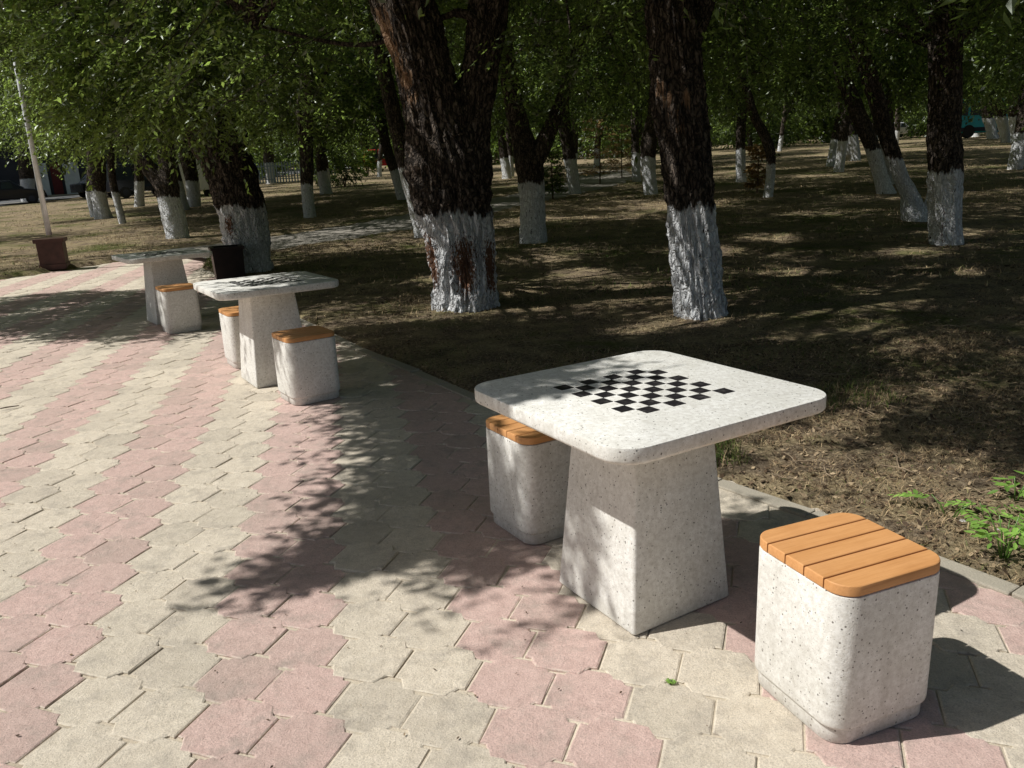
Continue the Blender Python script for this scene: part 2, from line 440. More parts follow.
def strip(name, line, w, mat, dz, n=10, sub=1.0):
    pts = []
    for (a, b), (c, d) in zip(line, line[1:]):
        k = max(1, int(math.hypot(c-a, d-b)/sub))
        pts += [(a+(c-a)*i/k, b+(d-b)*i/k) for i in range(k)]
    pts.append(line[-1]); rows = []
    for i, p in enumerate(pts):
        q0, q1 = pts[max(i-2, 0)], pts[min(i+2, len(pts)-1)]
        t = Vector((q1[0]-q0[0], q1[1]-q0[1])).normalized(); nn = Vector((-t.y, t.x))
        ww = w*(1+.04*noise.noise((p[0], p[1], 2)))
        rows.append([(p[0]+nn.x*ww*(j/n-.5), p[1]+nn.y*ww*(j/n-.5)) for j in range(n+1)])
    A = np.array(rows).reshape(-1, 2)
    V = np.stack([A[:, 0], A[:, 1], gza(A[:, 0], A[:, 1])+dz], 1)
    r = len(rows); I = np.arange(r*(n+1)).reshape(r, n+1)
    Q = np.stack([I[:-1, 1:].ravel(), I[:-1, :-1].ravel(), I[1:, :-1].ravel(), I[1:, 1:].ravel()], 1)
    return tag(np_mesh(name, V, Q, mat, smooth=True), kind='structure')
strip('footpath', PATH, 2.9, M['path'], .014)
ROAD = [(-62, 8), (-44, 30), (-34, 50), (-30, 72), (-20, 110), (0, 150)]
strip('road', ROAD, 9, M['road'], .06, sub=3)
strip('road_kerb', [(x+4.9, y-1.2) for x, y in ROAD], .35, M['curb'], .16, n=2, sub=3)
strip('pavement_sidewalk', [(x-6.3, y+1.6) for x, y in ROAD], 3, M['path'], .10, n=4, sub=3)

# bed below the paving blocks
pv = [(x, y, -.0052) for x, y in PAVE]
mb = MB(); mb.add(pv, [tuple(range(len(pv)))])
tag(mb.build('pavement_bed', M['joint']), kind='structure')

# paving blocks: brick-bonded blocks with stepped ends, two pink rows then two sand rows
U = np.array((.9447, -.3279)); Vv = np.array((.3279, .9447)); PW, PH = .2365, .2010
def wave(u):                              # stepped end profile, +-1
    a = abs((u/PW) % 1.0 - .5)*2          # 1 at joint, 0 at centre
    return float(np.clip((.60-a)/.20, -1, 1))
us = [-.5, -.42, -.40, -.37, -.34, -.315, -.29, -.20, 0, .20, .29, .315, .34, .37, .40, .42, .5]
uu = [u*PW for u in us]
def bw(u): return .021*float(np.clip((.345-abs(u)/PW)/.055, -1, 1))
G, GV = .0028, .0055
top = [(max(-PW/2+G, min(PW/2-G, u)), PH/2 + bw(u) - GV) for u in uu]
bot = [(max(-PW/2+G, min(PW/2-G, u)), -PH/2 - bw(u) + GV) for u in reversed(uu)]
loop = np.array(bot + top)[:, :]          # cw/ccw fixed below
loop = np.array([(u, v) for u, v in [(x, -y) for x, y in [(a, -b) for a, b in bot[::-1]]] + top[::-1]])
area = .5*np.sum(loop[:, 0]*np.roll(loop[:, 1], -1) - np.roll(loop[:, 0], -1)*loop[:, 1])
if area < 0: loop = loop[::-1]
nL = len(loop)
c0 = np.array((0.012, 2.326)) - U*PW*0 - Vv*PH*.5     # joint top of a known row
org = np.array((.135, 2.207))             # centre of a pink block read off the ground plane
def inset(lp, k):
    s = np.array([1 - k/(PW/2), 1 - k/(PH/2)]); return lp*s
rings_uv = [loop, loop, inset(loop, .0045)]
rings_z = [-.03, -.0028, 0.]
tiles = []
for r in range(-20, 90):
    for k in range(-80, 60):
        c = org + Vv*PH*r - U*(PW/2)*r + U*PW*k
        if -11 < c[0] < 4.5 and -.6 < c[1] < 17.5: tiles.append((c[0], c[1], r, k))
tiles = np.array(tiles)
ok = in_poly(tiles[:, :2], PAVE) & (dist_line(tiles[:, :2], CURB) > .03)
tiles = tiles[ok]
nT = len(tiles)
pink = (np.floor((tiles[:, 3]+1)/2) % 2 == 0).astype(float)
VV = np.zeros((nT, 3*nL, 3))
rot = rng.normal(0, .008, nT); ofs = rng.normal(0, .0010, (nT, 2)); dz = rng.normal(0, .0016, nT)
tl = rng.normal(0, .005, (nT, 2)); tv = rng.random(nT)
ca, sa = np.cos(rot), np.sin(rot)
for i, (lp, z) in enumerate(zip(rings_uv, rings_z)):
    jit = rng.normal(0, .0012, (nT, nL, 2)) if i else rng.normal(0, .0004, (nT, nL, 2))
    l = lp[None] + jit
    lu = l[..., 0]*ca[:, None] - l[..., 1]*sa[:, None] + ofs[:, :1]; lv = l[..., 0]*sa[:, None] + l[..., 1]*ca[:, None] + ofs[:, 1:]
    VV[:, i*nL:(i+1)*nL, 0] = tiles[:, 0:1] + lu*U[0] + lv*Vv[0]
    VV[:, i*nL:(i+1)*nL, 1] = tiles[:, 1:2] + lu*U[1] + lv*Vv[1]
    VV[:, i*nL:(i+1)*nL, 2] = z + dz[:, None] + lu*tl[:, :1] + lv*tl[:, 1:]
# clip vertices that would cross the kerb
mb_v = VV.reshape(-1, 3)
out = ~in_poly(mb_v[:, :2], PAVE)
# faces: side quads + top fan as quads (pair bottom/top vertices)
fs = []
for i in range(2):
    for j in range(nL):
        k = (j+1) % nL; fs.append((i*nL+j, i*nL+k, (i+1)*nL+k, (i+1)*nL+j))
h = nL//2
for j in range(h-1):
    a, b = 2*nL+j, 2*nL+j+1; c, d = 2*nL+(nL-2-j), 2*nL+(nL-1-j)
    fs.append((a, b, c, d))
fs = np.array(fs)
FF = (fs[None] + (np.arange(nT)*3*nL)[:, None, None]).reshape(-1, 4)
bad = out[FF].any(1) & (dist_line(mb_v[FF[:, 0], :2], CURB) < .3)
edge_v = np.zeros((nT, 3*nL)); edge_v[:, nL:2*nL] = 1
tag(np_mesh('pavement', mb_v, FF, M['paver'], attrs={
    'pink': ('POINT', np.repeat(pink, 3*nL)), 'tint': ('POINT', np.repeat(tv**2.2, 3*nL)), 'edge': ('POINT', edge_v.ravel())}), kind='structure')

# kerb along the lawn
mb = MB(); acc = []
for (a, b), (c, d) in zip(CURB, CURB[1:]):
    k = max(1, round(math.hypot(c-a, d-b)/.5))
    for i in range(k):
        p = Vector((a+(c-a)*i/k, b+(d-b)*i/k)); q = Vector((a+(c-a)*(i+1)/k, b+(d-b)*(i+1)/k))
        t = (q-p); L = t.length; t.normalize(); nn = Vector((t.y, -t.x))
        m_ = (p+q)/2 + nn*(-.025 if True else 0)
        mb.box((m_.x, m_.y, -.05+random.gauss(0, .002)), (L-.006, .085, .125), math.atan2(t.y, t.x)+random.gauss(0, .006))
tag(mb.build('kerb', M['curb'], bevel=.006), kind='structure')

# ------------------------------------------------------------------ tables and stools
def rrect(size, r, n=7):
    o = []; s = size/2
    for cx, cy, a0 in ((1, -1, -90), (1, 1, 0), (-1, 1, 90), (-1, -1, 180)):
        for i in range(n+1):
            a = math.radians(a0 + 90*i/n)
            o.append((cx*(s-r)+r*math.cos(a), cy*(s-r)+r*math.sin(a)))
    return o
def rr_solid(mb, prof, r, n=7):
    """prof: list of (size, z) -> stacked rounded squares"""
    mb.rings([[(x, y, z) for x, y in rrect(sz, max(.002, r-(prof[0][0]-sz)/2*.5 if False else min(r, sz/2-.001)), n)] for sz, z in prof])

S_, TH_, THK, B_, P0, P1 = .879, .75, .05, .429, .432, .327
def make_table(label):
    t = thing('chess_table', label, 'table')
    mb = MB(); R = .1; b = .005
    mb.rings([[(x, y, z) for x, y in rrect(S_-2*i, R-i, 9)] for i, z in ((.008, TH_-THK), (.001, TH_-THK+.007), (0, TH_-THK+.012), (0, TH_-b), (.0015, TH_-b*.3), (b, TH_))])
    tp = mb.build('tabletop', M['terrazzo'], t, auto=.7)
    mb = MB(); mb.rings([[(x, y, z) for x, y in rrect(s, .012, 3)] for s, z in ((P0-.012, .001), (P0, .009), (P1, TH_-THK+.003))])
    mb.build('pedestal', M['terrazzo'], t, auto=.7)
    mb = MB(); q = B_/8
    for i in range(8):
        for j in range(8):
            if (i+j) % 2: mb.box((-B_/2+q*(i+.5), -B_/2+q*(j+.5), TH_), (q*.965, q*.965, .0024))
    mb.build('chessboard', M['black'], tp)
    return t
ST, SP, HS = .353, .3335, .4651
def make_stool(label):
    t = thing('stool', label, 'stool')
    mb = MB(); i = .006
    mb.rings([[(x, y, z) for x, y in rrect(s, r, 7)] for s, r, z in ((ST-.012, .055, .050), (ST-.003, .060, .0535), (ST, .061, .060), (ST, .061, HS-.036), (ST-.002, .060, HS-.0325), (ST-.008, .057, HS-.031))])
    bd = mb.build('body', M['terrazzo'], t, auto=.7)
    mb = MB(); mb.rings([[(x, y, z) for x, y in rrect(s, .056, 7)] for s, z in ((SP-.006, 0.001), (SP, .006), (SP, .052))])
    mb.build('plinth', M['terrazzo'], t, auto=.7)
    mb = MB(); s = ST/2 - .001; r = .060; n = 5; g = .0022
    ed = [-s + 2*s*k/n for k in range(n+1)]
    def xe(y):
        a = abs(y) - (s-r)
        return s if a <= 0 else s - r + math.sqrt(max(0, r*r-a*a))
    for k in range(n):
        y0, y1 = ed[k]+(g if k else 0), ed[k+1]-(g if k < n-1 else 0)
        m_ = 10; yy = [y0+(y1-y0)*j/m_ for j in range(m_+1)]
        if k == 0: yy = [y0+(y1-y0)*(1-math.cos(PI/2*j/m_)) for j in range(m_+1)]
        if k == n-1: yy = [y0+(y1-y0)*math.sin(PI/2*j/m_) for j in range(m_+1)]
        out_ = [(xe(y), y) for y in yy] + [(-xe(y), y) for y in reversed(yy)]
        cx, cy = 0, (y0+y1)/2
        def ins(d): return [(x*(1-d/s), cy+(y-cy)*(1-d/((y1-y0)/2))) for x, y in out_]
        z0 = HS-.0285
        mb.rings([[(x, y, z) for x, y in ins(d)] for d, z in ((.002, z0), (0, z0+.002), (0, HS-.004), (.001, HS-.0015), (.0035, HS))])
    mb.build('seat', M['wood'], t, auto=.5)
    mb = MB(); mb.rings([[(x, y, z) for x, y in rrect(ST-.04, .05, 4)] for z in (HS-.033, HS-.027)])
    mb.build('seat_bearer', M['darkbrown'], t)
    return t
def copy_tree(o, parent=None, label=None):
    c = o.copy(); C.objects.link(c)
    if parent: c.parent = parent
    if label: c['label'] = label
    for ch in list(o.children): copy_tree(ch, c)
    return c
TBL = [(.433, 2.544, .533, 'pale terrazzo chess table in the foreground with a crisp black checkerboard'),
       (-1.811, 5.924, .568, 'middle terrazzo chess table with dappled top, between two orange-topped stools'),
       (-3.799, 8.846, .65, 'farthest terrazzo chess table, its top in shade, near the dark litter bin')]
t0 = make_table(TBL[0][3])
for i, (x, y, a, lb) in enumerate(TBL):
    o = t0 if i == 0 else copy_tree(t0, None, lb)
    o['group'] = 'terrazzo chess tables'; o.location = (x, y, .002); o.rotation_euler = (0, 0, a)
STL = [(.879, 1.925, .371, 'nearest terrazzo stool with sunlit orange slatted seat, at the lower right'),
       (.101, 3.139, .546, 'terrazzo stool half hidden under the left edge of the foreground chess table'),
       (-1.418, 5.343, .605, 'terrazzo stool in front of the middle chess table, dark shadow stripes on its seat'),
       (-2.19, 6.51, .568, 'terrazzo stool mostly hidden behind the pedestal of the middle chess table'),
       (-3.43, 8.201, .60, 'terrazzo stool in front of the farthest chess table')]
s0 = make_stool(STL[0][3])
for i, (x, y, a, lb) in enumerate(STL):
    o = s0 if i == 0 else copy_tree(s0, None, lb)
    o['group'] = 'terrazzo stools with wooden seats'; o.location = (x, y, .001); o.rotation_euler = (0, 0, a)

# ------------------------------------------------------------------ shadow layout: which ground is sunlit
LIT = PAVE
SHADE = [  # tree shade on the paving, world coordinates
    [(.75, 3.75), (-.22, 5.12), (-.72, 5.93), (-1.0, 6.3), (-1.15, 5.7), (-.88, 5.15), (-.86, 4.6), (-.70, 4.1), (-.80, 3.55), (-.62, 3.30), (-.86, 2.98), (-.80, 2.72), (-.45, 2.80), (-.22, 3.02), (-.04, 2.66), (.06, 2.75), (.0, 3.2), (.25, 3.55)],
    [(-8.2, 11.2), (-6.2, 8.9), (-4.6, 8.05), (-3.1, 7.45), (-2.3, 8.6), (-3.3, 10.5), (-4.8, 11.6), (-6.5, 11.9)],
]
PART = [([(1.7, 7.0), (3.0, 7.1), (3.0, 7.95), (1.7, 7.9)], .05), ([(3.0, 7.1), (4.3, 7.2), (4.3, 8.0), (3.0, 7.95)], .3), ([(-1.0, 7.9), (.5, 8.0), (.5, 8.95), (-1.0, 8.9)], .08), ([(.5, 8.0), (1.9, 8.1), (1.9, 9.0), (.5, 8.95)], .3), ([(-4.9, 13), (-3.4, 13.1), (-3.4, 13.9), (-4.9, 13.8)], .3), ([(6.9, 12.5), (8.1, 12.6), (8.1, 13.3), (6.9, 13.2)], .25), ([(.30, 2.40), (.62, 2.42), (.86, 2.72), (.80, 3.02), (.35, 3.0)], .5), ([(-1.3, 5.5), (-.6, 5.55), (-.6, 6.1), (-1.1, 6.6), (-1.9, 6.6), (-1.9, 5.8)], .05)]
LIT_LAWN = [(1.88, 2.72, .58), (1.35, 3.35, .28), (1.5, 3.9, .3), (1.05, 3.9, .2), (2.1, 3.5, .25), (.75, 4.4, .16), (2.4, 4.6, .22), (2.9, 4.8, .15), (-.3, 6.2, .2), (1.0, 6.9, .22), (1.5, 7.1, .25),
            (2.9, 5.7, .2), (3.2, 6.6, .25), (4.1, 8.1, .3), (5.2, 9.3, .4), (3.7, 9.8, .35), (0.1, 9.6, .35), (1.1, 10.6, .4), (6.2, 8.2, .3), (-1.0, 10.8, .3), (1.2, 5.6, .2), (2.2, 6.2, .18), (4.5, 6.1, .25), (5.4, 7.2, .25), (2.6, 9.0, .3), (1.6, 9.3, .25), (5.8, 11, .4), (3.2, 12.4, .5), (.9, 12.3, .3), (4.6, 13.6, .5), (3.4, 3.9, .15), (1.95, 4.25, .2)]
def accept(pos, strict=1.0):  # thins crown sprays so their shade falls on the laid-out ground
    t = pos[:, 2]/SUN_DIR.z
    g = np.stack([pos[:, 0]-SUN_DIR.x*t, pos[:, 1]-SUN_DIR.y*t], 1)
    p = np.ones(len(g))
    near = in_poly(g, LIT) | ((g[:, 0] < 0) & (g[:, 1] < 1.5)) | (g[:, 0] < -13) & (g[:, 1] < 14) | ((g[:, 1] < 2.1) & (g[:, 0] < 3.5)) | ((g[:, 1] < 2.95) & (g[:, 0] < 2.3) & (dist_line(g, CURB) < .42))
    p[near] = 0
    for poly in SHADE:
        ins = in_poly(g, poly); p[ins] = 1
    for poly, q in PART:
        ins = in_poly(g, poly); p[ins] = q
    for x, y, r in LIT_LAWN:
        d = np.hypot(g[:, 0]-x, (g[:, 1]-y)*.8); p = np.where(d < r*1.25, p*.02, p)
    # a fringe of shade where the paving meets the lawn further on
    fr = near & (dist_line(g, CURB[7:]) < .35); p[fr] = np.maximum(p[fr], .7)
    tab = (np.abs(g[:, 0]-.35) < .5) & (np.abs(g[:, 1]-2.55) < .45)
    return rng.random(len(pos)) < p

def lit_fraction(pos):
    t = pos[:, 2]/SUN_DIR.z
    g = np.stack([pos[:, 0]-SUN_DIR.x*t, pos[:, 1]-SUN_DIR.y*t], 1)
    lit = in_poly(g, LIT)
    for poly in SHADE: lit &= ~in_poly(g, poly)
    return lit.mean()
LOWX = np.array([-400, 0, 60, 120, 200, 260, 330, 390, 450, 540, 640, 690, 730, 800, 860, 930, 1024, 1500])
LOWY = np.array([60, 118, 150, 165, 140, 120, 120, 95, 60, 100, 85, 72, 88, 85, 70, 60, 92, 60])
def visible_ok(pos, extra=0):
    px, py, d = proj(pos)
    lim = np.interp(px, LOWX, LOWY) + extra + rng.normal(0, 14, len(pos)) - np.where(d < 9, .42*F/np.maximum(d, 1), 0)
    m_ = .35*F/np.maximum(d, 1)
    front = ((d < 8.6) & (px > 378-m_*.6) & (px < 508+m_*.6) & (py > -25-m_)) | ((d < 12.6) & (px > 926-m_*.6) & (px < 965+m_*.6) & (py > 25-m_))
    front |= (np.abs(px - 12 - (py-50)*.235) < 10+m_*1.0) & (py > 40) & (py < 250) & (d < 15.6) & (d > .3)
    inframe = (np.abs(px-512) < 600) & (d > .3) & (py > -60)
    return (d < .3) | (((py < lim) | (np.abs(px-512) > 560)) & ~front & ~(inframe & (d < 5.6)))

# ------------------------------------------------------------------ trees
def catmull(pts, rad, step):
    P = [Vector(p) for p in pts]; P = [P[0]*2-P[1]] + P + [P[-1]*2-P[-2]]; R = [rad[0]] + list(rad) + [rad[-1]]
    op, orr = [], []
    for i in range(1, len(P)-2):
        n = max(2, int((P[i+1]-P[i]).length/step))
        for k in range(n):
            t = k/n; a, b, c, d = P[i-1], P[i], P[i+1], P[i+2]
            op.append(.5*((2*b)+(c-a)*t+(2*a-5*b+4*c-d)*t*t+(3*b-a-3*c+d)*t**3)); orr.append(R[i]+(R[i+1]-R[i])*t)
    op.append(P[-2]); orr.append(R[-2]); return op, orr

def trunk_mesh(parent, base, limbs, seg, step, washH, torn=(), bare=(), rugged=.05, flare=True, seed=0):
    V, Q, W, T, Bz = [], [], [], [], []
    seg0, step0 = seg, step
    for lm in limbs:
        pts, rad = lm[:2]; seg, step = (lm[2], .3) if len(lm) > 2 else (seg0, step0)
        pp, rr = catmull(pts, rad, step); n0 = len(V); up = Vector((1, 0, 0))
        for i, p in enumerate(pp):
            d = (pp[min(i+1, len(pp)-1)]-pp[max(i-1, 0)]).normalized()
            a = (up-d*up.dot(d)).normalized(); b = d.cross(a); up = a
            hz = p.z - base.z
            for k in range(seg):
                an = 2*PI*k/seg; ca_, sa_ = math.cos(an), math.sin(an)
                q = Vector((ca_*2.2, sa_*2.2, p.z*.55 + seed*7.3))
                nn = noise.noise(Vector((ca_*7, sa_*7, p.z*1.7+seed)))
                n2 = noise.noise(Vector((ca_*17, sa_*17, p.z*5+seed*3)))
                rid = (1-abs(nn))**3 - .45 + .45*((1-abs(n2))**3 - .45)
                r = rr[i]*(1 + rugged*rid + .09*noise.noise(q))
                if flare and hz < .45: r *= 1 + .13*max(0, 1-hz/.45)**2.2*.5*(1+.7*noise.noise(Vector((ca_*1.6, sa_*1.6, seed*2.))))
                v = p + a*(r*ca_) + b*(r*sa_)
                V.append(v - base); W.append(v.z-base.z-washH)
                tv_ = 0
                for (c, rd) in torn: tv_ = max(tv_, 1-(v-c).length/rd)
                T.append(max(0, tv_)); bv = 0
                for (c, rd) in bare:
                    dd = v-c; dd.z *= .5; bv = max(bv, 1-dd.length/rd)
                Bz.append(max(0, bv))
        m = len(pp)
        for i in range(m-1):
            for k in range(seg):
                k2 = (k+1) % seg; Q.append((n0+i*seg+k, n0+i*seg+k2, n0+(i+1)*seg+k2, n0+(i+1)*seg+k))
    return np_mesh('trunk', np.array([tuple(v) for v in V]), np.array(Q), M['bark'], parent,
                   {'wash': ('POINT', W), 'torn': ('POINT', T), 'bare': ('POINT', Bz)}, smooth=True)

def nrm(a): return a/np.maximum(np.linalg.norm(a, axis=-1, keepdims=True), 1e-9)
def leaf_arrays(o, d, L, n, ll, lw, droop=.3, bright=None):
    N = len(o)
    t = (np.arange(n)[None] + rng.random((N, n)))/n
    pos = o[:, None] + d[:, None]*(L[:, None]*t)[..., None]
    pos[..., 2] -= droop*L[:, None]*t*t
    up = np.array((0, 0, 1.))
    side = nrm(np.cross(d, up) + rng.normal(0, .05, (N, 3)))
    sg = np.where(np.arange(n) % 2 == 0, 1., -1.)[None, :, None]
    ld = nrm(d[:, None]*.6 + side[:, None]*sg*.75 + rng.normal(0, .33, (N, n, 3)) + np.array((0, 0, -.25)))
    nm = nrm(up + rng.normal(0, .55, (N, n, 3)))
    wd = nrm(np.cross(ld, nm))
    sz = (ll*rng.uniform(.65, 1.25, (N, n)))[..., None]; w_ = sz*lw/ll
    pos = pos + rng.normal(0, .03, (N, n, 3))*L[:, None, None]
    b = pos; tip = pos + ld*sz; m = pos + ld*sz*.42 - np.cross(wd, ld)*sz*.0
    nn = np.cross(ld, wd)
    r = m + wd*w_*.5 + nn*w_*.12; l = m - wd*w_*.5 + nn*w_*.12
    V = np.stack([b, r, tip, l], 2).reshape(-1, 3)
    Q = np.arange(N*n*4).reshape(-1, 4)
    st = rng.random((N, 1))**2.2*.75 if bright is None else bright[:, None]
    tint = np.clip(st + rng.random((N, n))**1.5*.42, 0, 1).ravel()
    return V, Q, tint

def twig_mesh(parent, base, O, D, LL):
    mb = MB()
    for o, d, L in zip(O, D, LL):
        o = Vector(o)-base; d = Vector(d)
        p1 = o + d*(L*.5); p1.z -= .075*L; p2 = o + d*L; p2.z -= .3*L
        mb.tube([o - d*.12, p1, p2], [.006, .004, .0015], 3, False)
    o = mb.build('twigs', M['bark'], parent, smooth=True)
    a = o.data.attributes.new('wash', 'FLOAT', 'POINT'); a.data.foreach_set('value', [9.]*len(o.data.vertices))
    return tag(o, kind='stuff')

def sample_crown(n, centre, rad, zlo, zhi, over=6, low=0, shade=True, vis=True, dirv=None, lumpn=55):
    """spray origins and directions inside a lumpy crown"""
    got = []; gd = []; tot = 0
    lumps = np.array([(centre[0]+rng.normal(0, rad*.55), centre[1]+rng.normal(0, rad*.55), zlo+.3+(zhi-zlo-.3)*rng.random()**1.5) for _ in range(max(14, n//lumpn))])
    for _ in range(over*4):
        k = n*2
        li = rng.integers(0, len(lumps), k)
        P = lumps[li] + rng.normal(0, 1, (k, 3))*np.array((.62, .62, .36))*max(.7, rad*.17)
        ok = (np.hypot(P[:, 0]-centre[0], P[:, 1]-centre[1]) < rad) & (P[:, 2] > zlo) & (P[:, 2] < zhi)
        P = P[ok]
        d = P - np.array((centre[0], centre[1], zlo*.5+zhi*.5)); d[:, 2] *= .25
        d = nrm(nrm(d) + rng.normal(0, .55, d.shape)); d[:, 2] -= .15; d = nrm(d)
        if dirv is not None: d = nrm(d*.45 + np.array(dirv) + rng.normal(0, .14, d.shape))
        if shade: m_ = accept(P + d*.38); P, d = P[m_], d[m_]
        if vis: m_ = visible_ok(P, low); P, d = P[m_], d[m_]
        got.append(P); gd.append(d); tot += len(P)
        if tot >= n: break
    return np.concatenate(got)[:n], np.concatenate(gd)[:n]

crown_bank = {}
def bank(kind):
    if kind in crown_bank: return crown_bank[kind]
    n, nl, ll, lw, L, rad, zlo, zhi = {'mid': (1150, 17, .125, .055, .85, 4.2, 0, 5.2), 'mid2': (1100, 17, .125, .055, .85, 4.0, 0, 4.6), 'mid3': (1150, 17, .13, .06, .9, 4.6, 0, 5.6),
        'far': (900, 11, .30, .15, 1.5, 5.0, 0, 10), 'far2': (900, 11, .34, .17, 1.5, 5.4, 0, 11.5)}[kind]
    P, d = sample_crown(n, (0, 0), rad, zlo, zhi, shade=False, vis=False, lumpn=85)
    V, Q, t = leaf_arrays(P, d, np.full(len(P), L)*rng.uniform(.7, 1.3, len(P)), nl, ll, lw)
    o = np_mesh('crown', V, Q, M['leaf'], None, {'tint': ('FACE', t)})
    crown_bank[kind] = (o, [False]); return crown_bank[kind]
def bank_crown(kind, parent, loc, rz, scale=1.):
    o, used = bank(kind)
    c = o if not used[0] else o.copy()
    if used[0]: C.objects.link(c)
    used[0] = True; c.name = 'crown'
    c.parent = parent; c.location = loc; c.rotation_euler = (0, 0, rz); c.scale = (scale, scale, scale)
    return c

def px_limb(pts, Y, dy=0):
    """list of (px, py, width_px) at depth Y (drifting by dy along its length) -> world points, radii"""
    P, R = [], []
    for i, (x, y, w_) in enumerate(pts):
        yy = Y + dy*i/max(1, len(pts)-1)
        P.append(at(x, y, yy)); R.append(max(.01, w_/2*yy/F*.95))
    return P, R

GROUP_T = 'whitewashed trees of the park'
def tree(label, base_px, limbs, wash_px, seg=20, step=.09, crown=None, bankc=None, torn=(), bare=(), rugged=.10, tall=None, seed=None, cat='tree', nbr=10, name='elm_tree', extra_limb=2.2):
    b = ground(*base_px); Y = b.y
    t = thing(name, label, cat, b, 0, GROUP_T)
    LM = []
    for i, (pts, dy) in enumerate(limbs):
        P, R = px_limb(pts, Y, dy)
        if i == 0:
            P = [P[0] + Vector((0, 0, -.22 if False else 0))] + P[1:]
            P[0] = Vector((P[0].x, P[0].y, b.z))
            P = [P[0] - (P[1]-P[0]).normalized()*.25] + P; R = [R[0]*1.05] + R
        LM.append((P, R))
    # carry each open limb up into the crown
    ends = []
    for i, (P, R) in enumerate(LM):
        d = (P[-1]-P[-2]).normalized(); e = P[-1]
        if extra_limb:
            d2 = (d + Vector((random.gauss(0, .15), random.gauss(0, .15), .5))).normalized()
            P += [e + d*extra_limb*.4, e + (d*.5+d2*.5)*extra_limb]; R += [R[-1]*.85, R[-1]*.5]
        ends.append(P[-1]); 
    washH = (at(base_px[0], wash_px, Y).z - b.z)
    tw = [(at(x, y, Y - w_*Y/F*.45), r*Y/F) for x, y, w_, r in torn]
    bw_ = [(at(x, y, Y - w_*Y/F*.45), r*Y/F) for x, y, w_, r in bare]
    if bankc:
        for j in range(7):
            e0 = ends[j % len(ends)]; e1 = Vector((ends[0].x+random.gauss(0, 1.8), ends[0].y+random.gauss(0, 1.8), b.z+bankc[1]+random.uniform(.8, 4)))
            LM.append(([e0-Vector((0, 0, .5)), e0.lerp(e1, .4)+Vector((random.gauss(0, .15), 0, .15)), e1], [.07, .05, .015], 7))
    if crown:
        n, nl, ll, rad, zlo, zhi, off = crown['n'], crown.get('nl', 22), crown.get('ll', .085), crown['rad'], crown['zlo'], crown['zhi'], crown.get('off', (0, 0))
        cc = (b.x+off[0], b.y+off[1])
        P, d = sample_crown(n, cc, rad, b.z+zlo, b.z+zhi, low=crown.get('low', 0))
        L = rng.uniform(.45, .95, len(P))
        bough_e = []
        for (bx, by, br, bz0, bz1, bn, bd) in crown.get('boughs', ()):  # added sprays; those out of view are placed for the shade they cast
            P2_, d2 = sample_crown(bn, (bx, by), br, bz0, bz1, low=20, over=12, dirv=bd, lumpn=30)
            P = np.concatenate([P, P2_]); d = np.concatenate([d, d2]); L = np.concatenate([L, rng.uniform(.35, .75, len(P2_))])
            bough_e += [P2_[j] for j in rng.integers(0, len(P2_), 9)]
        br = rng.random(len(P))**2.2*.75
        sun_tint = (P[:, 0] < -4.3) & (P[:, 1] < 15)
        br = np.where(sun_tint & (rng.random(len(P)) < .5), np.maximum(br, rng.uniform(.35, .75, len(P))), br)
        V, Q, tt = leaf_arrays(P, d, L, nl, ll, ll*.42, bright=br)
        # left-hand sprays tinted lighter: sunlight painted into the leaf colour
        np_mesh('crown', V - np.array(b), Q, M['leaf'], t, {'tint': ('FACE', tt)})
        k = rng.integers(0, len(P), nbr*3)
        br_e = [P[j] for j in k]; br_s = [ends[j % len(ends)] for j in range(len(k))]
        sel = rng.permutation(len(P))[:crown.get('tw', 700)]
        br_s += [ends[0]]*len(bough_e); br_e += bough_e
        keep = []
        for s_, e_ in zip(br_s, br_e):
            ln = np.array([tuple(Vector(s_).lerp(Vector(e_), q)) for q in np.linspace(.1, 1, 9)])
            keep.append(lit_fraction(ln) < .12)
        br_s = [q for q, k_ in zip(br_s, keep) if k_]; br_e = [q for q, k_ in zip(br_e, keep) if k_]
        for s_, e_ in zip(br_s, br_e):
            s_, e_ = Vector(s_), Vector(e_); m_ = s_.lerp(e_, .5) + Vector((random.gauss(0, .25), random.gauss(0, .25), .12*(e_-s_).length))
            LM.append(([s_, s_.lerp(m_, .5)+Vector((random.gauss(0, .12), random.gauss(0, .12), .1)), m_, e_], [.055, .042, .028, .008], 7))
        twig_mesh(t, b, P[sel], d[sel], L[sel])
    trunk_mesh(t, b, LM, seg, step, washH, tw, bw_, rugged, seed=(seed if seed is not None else random.random()*9))
    if bankc:
        kind, zc, s = bankc
        top_ = ends[0]
        bank_crown(kind, t, (top_.x-b.x, top_.y-b.y, zc), random.random()*6.28, s)
        if random.random() < .55: bank_crown('mid2' if kind != 'mid2' else 'mid3', t, (top_.x-b.x-2.6, top_.y-b.y-.6, zc+2.6), random.random()*6.28, s*1.15)  # upper crown added toward the sun to deepen shade on the lawn
    return t

